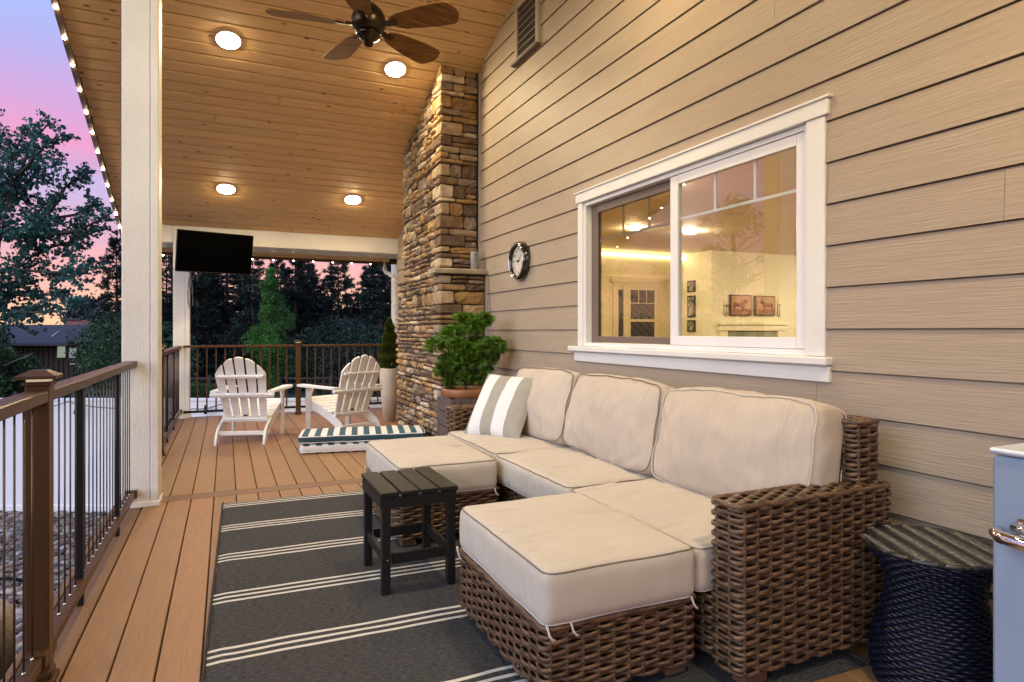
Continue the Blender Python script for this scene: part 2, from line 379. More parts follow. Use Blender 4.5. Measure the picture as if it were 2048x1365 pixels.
# ------------------------------------------------------------------ ground, rocks, fence
MB().add([(-600, -600, 0), (600, -600, 0), (600, 900, 0), (-600, 900, 0)], [(0, 1, 2, 3)]).obj('ground', m_grass, kind='structure').location = (0, 0, -1.79)
MB().add([(-12, -3, 0), (-.5, -3, 0), (6, 8.4, 0), (6, 10.0, 0), (-.5, 11.1, 0), (-12, 16.4, 0)], [(0, 1, 2, 3, 4, 5)]).obj('rock_bed', m_rockbed, kind='structure').location = (0, 0, -1.786)

def rocks():
    t = (1+5**.5)/2
    ico = np.array([(-1,t,0),(1,t,0),(-1,-t,0),(1,-t,0),(0,-1,t),(0,1,t),(0,-1,-t),(0,1,-t),(t,0,-1),(t,0,1),(-t,0,-1),(-t,0,1)], float)
    ico /= np.linalg.norm(ico[0])
    fc = [(0,11,5),(0,5,1),(0,1,7),(0,7,10),(0,10,11),(1,5,9),(5,11,4),(11,10,2),(10,7,6),(7,1,8),(3,9,4),(3,4,2),(3,2,6),(3,6,8),(3,8,9),(4,9,5),(2,4,11),(6,2,10),(8,6,7),(9,8,1)]
    vs = [tuple(p) for p in ico]; cache = {}; f2 = []
    def mid(a, b):
        k = (min(a, b), max(a, b))
        if k not in cache:
            p = (np.array(vs[a])+np.array(vs[b])); p /= np.linalg.norm(p); cache[k] = len(vs); vs.append(tuple(p))
        return cache[k]
    for a, b, c in fc:
        x, y, z = mid(a, b), mid(b, c), mid(c, a); f2 += [(a, x, z), (b, y, x), (c, z, y), (x, y, z)]
    B = np.array(vs); F = np.array(f2); V = []; FF = []; k = 0
    rng = np.random.default_rng(3)
    bases = []
    for i in range(10):
        q = B*np.array([1, rng.uniform(.65, .9), rng.uniform(.42, .62)])*(1+.16*np.sin(B @ rng.normal(size=3)*2+rng.uniform(0, 6)))[:, None]; bases.append(q)
    s, c = math.sin(YAW), math.cos(YAW)
    n = 0
    while n < 10500:
        f = rng.uniform(3.2, 10.1); lat = rng.uniform(-9.4, -2)*1.0
        if lat > -1.1*1 and f < 9: continue
        x = s*f+c*lat; y = c*f-s*lat
        if x > -.62 or lat < -.95*f or lat > -.52*f: continue
        r = rng.uniform(.026, .056) if rng.random() < .85 else rng.uniform(.055, .085)
        q = bases[rng.integers(10)]; a = rng.uniform(0, 6.3); ca, sa = math.cos(a), math.sin(a)
        tl = rng.uniform(-.3, .3); q = q*r
        q = np.stack([q[:, 0]*ca-q[:, 1]*sa, q[:, 0]*sa+q[:, 1]*ca, q[:, 2]+q[:, 0]*tl], 1)+np.array([x, y, -1.775+rng.uniform(-.01, .06)])
        V.append(q); FF.append(F+k); k += len(q); n += 1
    o = fastmesh('river_rocks', np.concatenate(V), np.concatenate(FF), m_rock, smooth=True)
    o['kind'] = 'stuff'; o['label'] = 'tan and grey river rocks spread between the deck and the white fence'
rocks()

# white fence, square to the view, 6 ft tall
def fence():
    t = thing('vinyl_fence', 'long smooth white panel fence beyond the river rocks', 'fence', tuple(at(-300, 662, 10).xy)+(-1.78,))
    a = at(-1300, 662, 10); b = at(700, 662, 10.02); c_ = at(1010, 662, 10.6)
    for (p, q) in ((a, b), (b, c_)):
        d = (q-p).to_2d(); L = d.length; ang = math.atan2(d.y, d.x); n = max(1, round(L/2.4))
        for i in range(n):
            M = Matrix.Translation((p.x, p.y, 0)) @ Matrix.Rotation(ang, 4, 'Z')
            x0, x1 = L*i/n, L*(i+1)/n
            MB().box(x0+.003, x1-.003, 0, .04, -1.78, .03, .004, M).obj('fence_panel', m_fence, t, origin='c')
            MB().box(x0+.003, x1-.003, -.015, .055, .03, .08, .008, M).obj('top_rail', m_fence, t, origin='c')
            MB().box(x0+.003, x1-.003, -.015, .055, -1.76, -1.62, .008, M).obj('bottom_rail', m_fence, t, origin='c')
    return t
fence()

def fence_lights():
    t = thing('fence_string_light', 'black cord of unlit bulbs strung along the white fence', 'string lights', tuple(at(120, 815, 9.93)))
    ks = [(-60, 826), (22, 822), (52, 819), (136, 804), (245, 817), (330, 826), (385, 818), (440, 809), (520, 822), (600, 826), (700, 822), (745, 818), (790, 812)]
    pts = []
    for (u, v), (u2, v2) in zip(ks, ks[1:]):
        for i in range(5):
            w = i/5; pts.append(tuple(at(u+(u2-u)*w, v+(v2-v)*w+4*math.sin(w*math.pi)*(1 if u2-u > 40 else .3), 9.93)))
    MB().tube(pts, .007, 5).obj('cord', m_black, t)
    for u, v in ((53, 826), (152, 820), (411, 818), (738, 822), (-30, 832)):
        p = at(u, v, 9.92)
        MB().lathe([(.012, .06), (.022, .03), (.02, 0), (.033, -.02), (.036, -.05), (.02, -.08), (.001, -.09)], 10, tuple(p)).obj('bulb', m_black, t, origin=tuple(p))
    return t
fence_lights()
h = MB().tube([tuple(at(u, v, f)) for u, v, f in [(-120, 1071, 8.96), (0, 1067, 9.02), (60, 1064, 9.1), (130, 1058, 9.2), (180, 1056, 9.25), (235, 1058, 9.2), (300, 1060, 9.1)]], .02, 6).obj('drip_hose', m_black)
tag(h, 'thin black drip hose lying across the river rocks', 'hose')
h = MB().tube([tuple(at(u, v, f)) for u, v, f in [(-90, 1165, 6.95), (0, 1158, 7.05), (25, 1157, 7.1), (45, 1162, 7.1)]], .02, 6).obj('drip_hose', m_black)
tag(h, 'short black hose end on the rocks left of the railing post', 'hose')
# concrete step at the lower left edge
p = at(-40, 1300, 3.75); 
o = MB().lathe([(.30, -.4), (.30, -.02), (.27, .02), (.001, .022)], 24, (p.x-.14, p.y, p.z+.2)).obj('concrete_pedestal', mat('tan concrete', (.36, .29, .22), .9, var=.1, ns=20, bump=.5, bns=60), origin=(p.x-.14, p.y, p.z))
tag(o, 'round tan concrete pier among the river rocks at the lower left', 'pedestal')

# ------------------------------------------------------------------ deck
XW = 2.36
deck = struct('deck')
def deckboards(x0, y0, y1, n):
    w = .1405; first = None
    for i in range(n):
        c = x0+i*w+w/2
        if first is None:
            first = MB().box(-w/2+.0028, w/2-.0028, -(y1-y0)/2, (y1-y0)/2, -.025, 0, .003).obj('deck_board', m_deck, deck)
            o = first
        else:
            o = first.copy(); COL.objects.link(o)
        o.location = (c, (y0+y1)/2, 0)
deckboards(-.497, -1.2, 4.828, 20)
deckboards(-.497, 4.972, 9.40, 20)
MB().box(-.497, 2.31, 4.832, 4.968, -.025, 0, .003).obj('breaker_board', m_deckb, deck, origin='c')
MB().box(-.645, -.502, -1.2, 9.40, -.026, -.001, .003).obj('border_board', m_deckb, deck, origin='c')
MB().box(-.66, 2.5, 9.404, 9.43, -.26, 0, .003).obj('fascia_board', m_deckb, deck, origin='c')
MB().box(-.675, -.650, -1.2, 9.43, -.26, 0, .003).obj('fascia_board', m_deckb, deck, origin='c')
MB().box(-.63, 2.4, -1.2, 9.38, -.25, -.04).obj('deck_frame', m_sidecore, deck, origin='c')

# ------------------------------------------------------------------ ceiling
SL = .379; RY = 4.4
def cz(y): return 6.045-SL*y if y >= RY else 6.045-SL*(2*RY-y)
ceil = struct('ceiling')
ang = math.atan(SL)
def plank(name, x0, x1, s0, side, w=.138):
    """s0: distance down the slope from the ridge"""
    mb = MB(); g = .0034; v = .009
    prof = [(g, .014), (g, v), (v+g, 0), (w-v-g, 0), (w-g, v), (w-g, .014)]
    mb.prism([(a, b) for a, b in prof], x0+.0008, x1-.0008, 'x')
    return mb
cache = {}
nrow = 44
for side in (1, -1):
    for i in range(nrow):
        s0 = i*.138
        js = [-1.205]
        x = -1.205+random.uniform(.8, 6)
        while x < XW-.6: js.append(round(x, 1)); x += random.uniform(3, 5)
        js.append(XW+.01)
        for a, b in zip(js, js[1:]):
            L = round(b-a, 2)
            if L not in cache:
                o = plank('ceiling_plank', -L/2, L/2, 0, 1).obj('ceiling_plank', m_pine, ceil); cache[L] = o
            else:
                o = cache[L].copy(); COL.objects.link(o)
            y = RY+side*s0*math.cos(ang); z = cz(RY)-s0*math.sin(ang)
            o.location = ((a+b)/2, y, z); o.rotation_euler = (-ang, 0, 0) if side == 1 else (ang, 0, math.pi)
roof = MB()
e = 6.07*math.cos(ang)
for s in (1, -1):
    y1 = RY+s*e
    v = [(x, y, z+dz) for dz in (.03, .22) for x in (-1.205, 2.9) for (y, z) in ((RY, cz(RY)), (y1, cz(y1)))]
    roof.add(v, [(0,1,3,2), (4,6,7,5), (0,2,6,4), (1,5,7,3), (0,4,5,1), (2,3,7,6)])
roof.obj('roof_deck', m_sidecore, ceil)

# rake fascia and its lights
fz = MB()
for s in (1, -1):
    y1 = RY+s*(e+.02)
    v = [(x, y, z+dz) for dz in (-.045, .20) for x in (-1.245, -1.208) for (y, z) in ((RY, cz(RY)), (y1, cz(y1)))]
    fz.add(v, [(0,1,3,2), (4,6,7,5), (0,2,6,4), (1,5,7,3), (0,4,5,1), (2,3,7,6)])
t = thing('rake_fascia', 'dark brown sloping fascia along the open edge of the porch roof', 'fascia', (-1.22, RY, cz(RY)))
fz.obj('board', mat('brown fascia', (.06, .045, .04), .5, var=.08), t)
rk = thing('rake_string_light', 'row of small glowing bulbs up the sloping roof edge', 'string lights', (-1.235, 9.3, cz(9.3)))
y = 9.29
ch = MB()
ch.add([(x, yy, zz+dz) for dz in (-.062, -.045) for x in (-1.245, -1.20) for yy, zz in ((RY, cz(RY)), (9.9, cz(9.9)))], [(0,1,3,2), (4,6,7,5), (0,2,6,4), (1,5,7,3), (0,4,5,1), (2,3,7,6)])
ch.obj('channel', mat('light channel', (.16, .10, .07), .45), rk)
bulb0 = MB().lathe([(.001, -.013), (.008, -.011), (.011, -.003), (.010, .006)], 10)
b0 = None
for k in range(17):
    yy = 9.29-k*.2975
    if yy < RY: break
    if b0 is None: o = bulb0.obj('bulb', m_bulb, rk, origin=(0, 0, 0)); b0 = o
    else: o = b0.copy(); COL.objects.link(o)
    o.location = Vector((-1.223, yy, cz(yy)-.066))-Vector(WORLD[rk.name])
o = b0
# eave: beam, soffit, fascia, lights
bm = MB().box(-.63, XW-.004, 9.30, 9.50, 2.30, 2.535, .004).box(-1.205, -.634, 9.30, 9.50, 2.30, 2.535, .004)
o = bm.obj('porch_beam', m_cream); tag(o, 'long cream painted beam under the low end of the plank ceiling', 'beam')
sf = MB().box(-1.205, 2.6, 9.505, 10.015, 2.298, 2.312); 
o = sf.obj('eave_soffit', mat('soffit board', (.66, .60, .54), .55, var=.08, scale=(1, 12, 1))); tag(o, 'grey soffit strip outside the cream beam', 'soffit')
o = MB().box(-1.245, 2.7, 10.02, 10.10, 2.222, 2.45, .004).obj('eave_fascia', m_bronze); tag(o, 'brown gutter board along the low eave', 'fascia')
m_bulb2 = emis('small eave bulb', (1, .80, .55), 120)
ev = thing('eave_string_light', 'row of small glowing bulbs under the far eave', 'string lights', (.5, 10.05, 2.22))
MB().box(-1.2, 2.4, 10.03, 10.07, 2.212, 2.221).obj('channel', m_bronze, ev)
for k in range(12):
    x = -1.09+k*.2885
    if k == 0:
        e0 = MB().lathe([(.001, -.010), (.007, -.008), (.009, -.002), (.008, .006)], 10).obj('bulb', m_bulb2, ev, origin=(0, 0, 0)); o = e0
    else: o = e0.copy(); COL.objects.link(o)
    o.location = Vector((x, 10.05, 2.209))-Vector(WORLD[ev.name])

# downlights
def downlight(x, y, label):
    z = cz(y); sgn = 1 if y > RY else -1
    t = thing('downlight', label, 'light', (x, y, z-.001), 'round lights in the plank ceiling')
    t.rotation_euler = (-ang*sgn, 0, 0)
    MB().lathe([(.1005, 0), (.106, -.001), (.106, -.0105), (.1015, -.0115)], 36, (x, y, z-.001)).obj('trim_ring', m_white, t)
    MB().lathe([(.100, -.004), (.097, -.012), (.066, -.022), (.001, -.028)], 36, (x, y, z-.001)).obj('lens', m_lens, t)
for x, y, l in ((.02, 6.12, 'round glowing downlight nearest the white post, left of the fan blades'), (1.515, 6.12, 'round glowing downlight above the stone chimney beside the fan'),
             (0, 8.375, 'round glowing downlight above the television'), (1.51, 8.375, 'round glowing downlight low in the ceiling left of the chimney'),
             (.02, 2.68, 'round downlight behind the camera row on the post side'), (1.515, 2.68, 'round downlight over the near end of the sofa'),
             (1.51, .43, 'round downlight over the blue cooler')):
    downlight(x, y, l)

# ------------------------------------------------------------------ posts
def post(x0, x1, y0, y1, ztop, label, n='porch_post'):
    t = thing(n, label, 'post', ((x0+x1)/2, (y0+y1)/2, 0), 'cream posts carrying the porch roof')
    MB().box(x0, x1-.052, y0, y1, .002, ztop, .004).obj('face_board', m_cream, t, origin='c')
    MB().box(x1-.049, x1, y0-.004, y1+.004, .002, ztop, .006).obj('corner_board', m_cream, t, origin='c')
    MB().box(x0-.006, x1+.008, y0-.010, y1+.01, 0, .035, .004).obj('base_trim', m_cream, t, origin='c')
    return t
post(-.613, -.402, 4.74, 4.945, cz(4.8), 'tall cream post in front, cut off by the top of the picture')
post(-.628, -.436, 9.302, 9.49, 2.298, 'far cream post under the beam beside the television')
post(-.613, -.402, -.5, -.3, cz(-.5), 'cream post behind the camera')

# ------------------------------------------------------------------ railings
def rail_post(x, y, label):
    t = thing('railing_post', label, 'post', (x, y, 0), 'bronze posts of the deck railing'); h = .0325
    MB().box(x-h, x+h, y-h, y+h, .002, .985, .004).obj('shaft', m_bronze, t)
    MB().box(x-h-.015, x+h+.015, y-h-.015, y+h+.015, 0, .016, .004).box(x-h-.006, x+h+.006, y-h-.006, y+h+.006, .016, .05, .01).obj('base_flange', m_bronze, t)
    a, b = h+.006, h+.022
    cap = MB().box(x-a, x+a, y-a, y+a, .972, .984, .002)
    v = [(x+sx*b, y+sy*b, .994) for sx, sy in ((-1,-1), (1,-1), (1,1), (-1,1))]+[(x+sx*b, y+sy*b, 1.004) for sx, sy in ((-1,-1), (1,-1), (1,1), (-1,1))]+[(x+sx*.022, y+sy*.022, 1.022) for sx, sy in ((-1,-1), (1,-1), (1,1), (-1,1))]
    cap.add(v, [(3,2,1,0), (0,1,5,4), (1,2,6,5), (2,3,7,6), (3,0,4,7), (4,5,9,8), (5,6,10,9), (6,7,11,10), (7,4,8,11), (8,9,10,11)])
    cap.obj('cap', m_bronze, t)
    MB().box(x-h+.003, x+h-.003, y-h+.003, y+h-.003, .985, .994).obj('painted_cap_glint', emis('painted cap glint', (1, .8, .5), .5), t)  # weak emission stands in for light reflected under the cap
    return t
def side_rail(y0, y1, picks, label, pitch=.0925, start=None):
    x = -.556
    t = thing('deck_railing', label, 'railing', (x, (y0+y1)/2, 0), 'deck railing panels')
    MB().box(x-.035, x+.032, y0, y1, .917, .955, .004).obj('top_rail', m_bronze, t, origin='c')
    MB().box(x-.026, x+.026, y0, y1, .078, .112, .003).obj('bottom_rail', m_bronze, t, origin='c')
    for yb in (y0, y1):
        s = 1 if yb == y0 else -1; a, b = sorted((yb, yb+s*.045))
        MB().box(x-.033, x+.033, a, b, .070, .120, .003).obj('bracket', m_bronze, t, origin='c')
    for p in picks:
        MB().box(x-.012, x+.012, p-.0125, p+.0125, .112, .917, .001).obj('picket', m_black, t, origin='c')
        MB().box(x-.012, x+.012, p-.0125, p+.0125, .001, .078, .001).obj('support_block', m_black, t, origin='c')
    rod = None; scr = None
    y = start if start is not None else y0+pitch
    while y < y1-.03:
        if all(abs(y-p) > .04 for p in picks):
            if rod is None:
                rod = MB().tube([(x, y, .112), (x, y, .917)], .0032, 6).obj('rod', m_cable, t, origin=(x, y, .5)); r0 = rod
                scr = MB().lathe([(.006, 0), (.0065, .004), (.003, .007), (.001, .0075)], 8, (x+.0, y, .112)).obj('screw', m_steel, t, origin=(x, y, .112))
            else:
                o = r0.copy(); COL.objects.link(o); o.location = Vector((x, y, .5))-Vector(WORLD[t.name])
                o = scr.copy(); COL.objects.link(o); o.location = Vector((x, y, .112))-Vector(WORLD[t.name])
        y += pitch
side_rail(.3, 2.487, (1.35, 1.75), 'nearest railing panel at the lower left edge, in front of the near bronze post', start=.40)
rail_post(-.556, 2.52, 'near bronze railing post with flared cap at the left')
side_rail(2.553, 4.738, (3.156, 4.136), 'railing panel between the near bronze post and the big cream post', start=2.691)
side_rail(4.95, 6.60, (5.75,), 'railing panel just behind the big cream post', start=5.03)
rail_post(-.556, 6.635, 'bronze railing post seen between the two cream posts')
side_rail(6.67, 9.30, (7.4, 8.3), 'railing panel running up to the far cream post', start=6.76)
rail_post(.905, 9.12, 'bronze post with shiny cap between the two white chairs')
def end_rail(x0, x1, label, xs):
    y = 9.12
    t = thing('deck_railing', label, 'railing', ((x0+x1)/2, y, 0), 'deck railing panels')
    MB().box(x0, x1, y-.03, y+.03, .930, .962, .004).obj('top_rail', m_bronze, t, origin='c')
    MB().box(x0, x1, y-.018, y+.018, .088, .118, .003).obj('bottom_rail', m_black, t, origin='c')
    b = None
    for x in xs:
        if b is None: b = MB().box(x-.0095, x+.0095, y-.0095, y+.0095, .118, .930, .001).obj('baluster', m_bronze, t, origin=(x, y, .5))
        else:
            o = b.copy(); COL.objects.link(o); o.location = Vector((x, y, .5))-Vector(WORLD[t.name])
end_rail(-.50, .868, 'far railing panel behind the left white chair', [-.336+i*.109 for i in range(11)])
end_rail(.942, 2.34, 'far railing panel behind the right white chair', [1.02+i*.109 for i in range(12)])

# ------------------------------------------------------------------ house wall with lap siding
wall = thing('house_wall', 'beige lap siding house wall with a white window and gable vent', 'wall', (XW, 4, 0))
WY0, WY1, WZ0, WZ1 = 1.965, 3.965, 1.0, 2.10     # hole
core = MB()
core.box(XW+.002, XW+.16, -1.6, WY0, -.3, 4.6); core.box(XW+.002, XW+.16, WY1, 9.37, -.3, 4.6)
core.box(XW+.002, XW+.16, WY0, WY1, -.3, WZ0); core.box(XW+.002, XW+.16, WY0, WY1, WZ1, 4.6)
core.obj('wall_frame', m_sidecore, wall)
EXP = .1775; Z0 = .0945
def siding(y0, y1, za, zb, zrow):
    """board between za and zb of a lap row starting at zrow"""
    def xo(z): return XW-.024+.010*(z-zrow)/(EXP+.01)
    zt = zrow+EXP-.0065
    if zb > zt and za < zt-.01: p = [(xo(za), za), (XW+.001, za), (XW+.001, zb), (XW-.0005, zb), (XW-.0005, zt), (xo(zt), zt)]
    else: p = [(xo(za), za), (XW+.001, za), (XW+.001, zb), (xo(zb), zb)]
    n = MB(); n.prism([(a, b) for a, b in p], y0+.0008, y1-.0008, 'y')
    return n.obj('siding_board', m_siding, wall, origin=((XW), (y0+y1)/2, (za+zb)/2))
rng = random.Random(5)
for r in range(-1, 25):
    z = Z0+r*EXP; zt = z+EXP-.0005
    if r == -1: z += .02
    ymax = min(9.36, (6.045-z)/SL); ymin = max(-1.5, 2*RY-(6.045-z)/SL)
    if ymax <= ymin: continue
    js = [ymin]; y = ymin+rng.uniform(1.0, 3.66)
    if r == 3: js = [ymin, 3.31-3.66 if 3.31-3.66 > ymin else ymin+.1]; y = 3.31
    while y < ymax-.4: js.append(y); y += 3.66
    js.append(ymax)
    for a, b in zip(js, js[1:]):
        segs = [(a, b)]
        if zt > WZ0 and z < WZ1:
            segs = []
            if a < WY0: segs.append((a, min(b, WY0), z, zt))
            if b > WY1: segs.append((max(a, WY1), b, z, zt))
            ia, ib = max(a, WY0), min(b, WY1)
            if ib > ia:
                if z < WZ0-.005: segs.append((ia, ib, z, WZ0))
                if zt > WZ1+.005: segs.append((ia, ib, max(z, WZ1), zt))
        else: segs = [(a, b, z, zt)]
        for s_ in segs:
            a_, b_, za, zb = s_
            # behind the chimney nothing is seen
            for q0, q1 in ((a_, min(b_, 5.93)), (max(a_, 7.5), b_)):
                if q1-q0 > .03: siding(q0, q1, za, zb, Z0+r*EXP)
MB().box(XW-.03, XW, 5.745, 5.80, 0, 1.72, .003).box(XW-.03, XW, 5.925, 5.975, 1.722, 3.76, .003).obj('corner_trim', m_tanp, wall)

# window: trim is part of the wall's window
win = MB()
win.box(XW-.030, XW-.002, 1.905, 2.000, 1.04, 2.07, .003); win.box(XW-.030, XW-.002, 3.925, 3.985, 1.04, 2.07, .003)
window = win.obj('window', m_trimw, wall, label='white framed sliding window with a tan left sash')
MB().box(XW-.038, XW-.002, 1.885, 4.005, 2.072, 2.140, .003).box(XW-.046, XW-.002, 1.872, 4.018, 2.141, 2.153, .002).obj('head_trim', m_trimw, window)
MB().box(XW-.065, XW+.0, 1.872, 4.075, 1.002, 1.038, .006).obj('sill', m_trimw, window)
MB().box(XW-.034, XW-.002, 1.880, 4.030, .930, 1.000, .003).obj('apron', m_trimw, window)
# frame lining the opening
MB().box(XW-.012, XW+.12, 2.001, 2.024, 1.04, 2.068).box(XW-.012, XW+.12, 3.90, 3.924, 1.04, 2.068).box(XW-.012, XW+.12, 2.025, 3.899, 2.045, 2.068).box(XW-.012, XW+.12, 2.025, 3.899, 1.04, 1.066).obj('frame', m_white, window)
# right (near) sash, white, outer track
x0, x1 = XW-.004, XW+.03
MB().box(x0, x1, 2.026, 2.076, 1.068, 2.043, .003).box(x0, x1, 2.90, 2.968, 1.068, 2.043, .003).box(x0, x1, 2.077, 2.899, 1.990, 2.043, .003).box(x0, x1, 2.077, 2.899, 1.068, 1.120, .003).obj('sash', m_white, window)
# left (far) screen sash, tan, set back
x0b, x1b = XW+.034, XW+.06
sash2 = MB().box(x0b, x1b, 2.96, 2.99, 1.068, 2.043, .003).box(x0b, x1b, 3.815, 3.898, 1.068, 2.043, .003).box(x0b, x1b, 2.991, 3.814, 1.985, 2.043, .003).box(x0b, x1b, 2.991, 3.814, 1.068, 1.112, .003).obj('sash', m_tan, window, label='dark tan screen sash on the left half')
def glassmat(name, tint, refl, dark=1):
    m = bpy.data.materials.new(name); m.use_nodes = True; t = m.node_tree; t.nodes.clear()
    o = t.nodes.new('ShaderNodeOutputMaterial'); g = t.nodes.new('ShaderNodeBsdfGlossy'); g.inputs['Roughness'].default_value = .01
    tr = t.nodes.new('ShaderNodeBsdfTransparent'); tr.inputs[0].default_value = (*tint, 1)
    fr = t.nodes.new('ShaderNodeFresnel'); fr.inputs[0].default_value = refl
    gm = t.nodes.new('ShaderNodeNewGeometry'); sb = t.nodes.new('ShaderNodeMath'); sb.operation = 'SUBTRACT'; sb.inputs[0].default_value = 1; t.links.new(gm.outputs['Backfacing'], sb.inputs[1])
    ml = t.nodes.new('ShaderNodeMath'); ml.operation = 'MULTIPLY'; t.links.new(fr.outputs[0], ml.inputs[0]); t.links.new(sb.outputs[0], ml.inputs[1])
    mx = t.nodes.new('ShaderNodeMixShader'); t.links.new(ml.outputs[0], mx.inputs[0]); t.links.new(tr.outputs[0], mx.inputs[1]); t.links.new(g.outputs[0], mx.inputs[2]); t.links.new(mx.outputs[0], o.inputs[0])
    return m
m_glass = glassmat('window glass', (.95, .96, .94), 2.35)
m_glass2 = glassmat('screened glass', (.74, .70, .62), 1.8)
MB().box(XW+.012, XW+.016, 2.076, 2.90, 1.12, 1.99).obj('pane', m_glass, window)
MB().box(XW+.046, XW+.050, 2.99, 3.815, 1.112, 1.985).obj('pane', m_glass2, window)
mu = MB()
for y in (2.343, 2.622): mu.box(XW+.018, XW+.026, y-.008, y+.008, 1.80, 1.99)
mu.box(XW+.018, XW+.026, 2.076, 2.90, 1.785, 1.80)
for y in (3.25, 3.53): mu.box(XW+.052, XW+.060, y-.008, y+.008, 1.80, 1.985)
mu.box(XW+.052, XW+.060, 2.99, 3.815, 1.785, 1.80)
mu.obj('muntin', m_trimw, window)

# gable vent
v_ = MB(); vy0, vy1, vz0, vz1 = 4.60, 5.06, 3.50, 4.02
v_.box(XW-.045, XW-.002, vy0, vy0+.05, vz0, vz1, .004).box(XW-.045, XW-.002, vy1-.05, vy1, vz0, vz1, .004).box(XW-.045, XW-.002, vy0+.052, vy1-.052, vz1-.05, vz1, .004)
vent = v_.obj('vent', m_tanp, wall, label='beige louvred gable vent near the ceiling')
MB().box(XW-.0275, XW-.0265, vy0+.05, vy1-.05, vz0, vz1-.05).obj('backing', m_wcore, vent)
MB().box(XW-.075, XW-.002, vy0-.02, vy1+.02, vz0-.025, vz0-.001, .004).obj('sill', mat('vent sill', (.12, .09, .07), .5), vent)
k = None
for i in range(7):
    z = vz0+.045+i*.062
    if k is None: k = MB().add([(XW-.042, vy0+.05, z-.010), (XW-.042, vy1-.05, z-.010), (XW-.0278, vy1-.05, z+.006), (XW-.0278, vy0+.05, z+.006), (XW-.042, vy0+.05, z-.016), (XW-.042, vy1-.05, z-.016), (XW-.0278, vy1-.05, z+.001), (XW-.0278, vy0+.05, z+.001)], [(0,1,2,3), (7,6,5,4), (0,4,5,1), (3,2,6,7)]).obj('slat', m_tanp, vent, origin=(XW-.02, 4.83, z)); kz = z
    else:
        o = k.copy(); COL.objects.link(o); o.location = Vector((XW-.02, 4.83, z))-Vector(WORLD[vent.name])

# ------------------------------------------------------------------ stone chimney
chim = thing('stone_chimney', 'tall ledge stone chimney against the beige wall', 'chimney', (2.1, 6.6, 0))
def stone_mesh(nx, nz, w, h, d, rg):
    """block with a hewn front face on -y, local centre at the joint plane"""
    v = []; f = []
    amp = min(.014, h*.22)
    ex = [rg.uniform(-.5, .5)*min(.014, h*.18) for _ in range(4)]
    ft = rg.uniform(.25, 1)
    for j in range(nz+1):
        for i in range(nx+1):
            u = i/nx; t = j/nz
            x = (u-.5)*w; z = (t-.5)*h
            ed = min(min(u, 1-u)*w, min(t, 1-t)*h)
            border = i in (0, nx) or j in (0, nz)
            if border:
                corner = i in (0, nx) and j in (0, nz)
                k = .16 if corner else .0
                x -= math.copysign(min(h*.5, w*.3)*k*.9, u-.5) if corner else 0
                z -= math.copysign(h*rg.uniform(.0, .2), t-.5) if corner else 0
                z += rg.uniform(-1, 1)*h*.06 if j in (0, nz) else 0
                y = 0+.3*d
            else:
                x += rg.uniform(-1, 1)*w*.05; z += rg.uniform(-1, 1)*h*.10
                y = -(d*.55*ft+rg.uniform(-amp, amp))+((u-.5)*ex[0]+(t-.5)*ex[1])*1.5
            v.append((x, y, z))
    W1 = nx+1
    for j in range(nz):
        for i in range(nx): a = j*W1+i; f.append((a, a+1, a+W1+1, a+W1))
    ring = [i for i in range(W1)]+[j*W1+nx for j in range(1, nz+1)]+[nz*W1+i for i in range(nx-1, -1, -1)]+[j*W1 for j in range(nz-1, 0, -1)]
    k = len(v)
    for r in ring: v.append((v[r][0], .035+.3*d, v[r][2]))
    n = len(ring)
    for i in range(n): f.append((ring[i], k+i, k+(i+1) % n, ring[(i+1) % n]))
    return v, f
rs = random.Random(11)
stones = []
def lay(face, x0, x1, y0, y1, z, h, share):
    """one stone whose visible face spans; face 'n' near (-y) or 'l' left (-x) or 'c' corner block"""
    g = .0060
    if face == 'n':
        w = x1-x0; v, f = stone_mesh(5, 3, w-2*g, h-2*g, .022, rs); M = Matrix.Translation(((x0+x1)/2, y0-rs.uniform(-.012, .012), z+h/2)) @ Matrix.Rotation(rs.uniform(-.03, .03), 4, 'Y'); stones.append((MB().add(v, f, False, M), w*h*1.4, share))
    elif face == 'l':
        w = y1-y0; v, f = stone_mesh(5, 3, w-2*g, h-2*g, .026, rs); M = Matrix.Translation((x0-rs.uniform(-.014, .016), (y0+y1)/2, z+h/2)) @ Matrix.Rotation(-math.pi/2, 4, 'Z') @ Matrix.Rotation(rs.uniform(-.06, .06), 4, 'Y'); stones.append((MB().add(v, f, False, M), w*h*.6, share))
    else:
        # corner block: jittered chamfered box
        o_ = rs.uniform(.004, .018); o2 = rs.uniform(.004, .018)
        mb = MB().box(x0-o_, x1-g, y0-o2, y1-g, z+g, z+h-g, min(.012, h*.2))
        mb.v = [(a+rs.uniform(-.004, .004), b+rs.uniform(-.004, .004), c+rs.uniform(-.005, .005)) for a, b, c in mb.v]
        stones.append((mb, (x1-x0+.5*(y1-y0))*h*1.6, share))
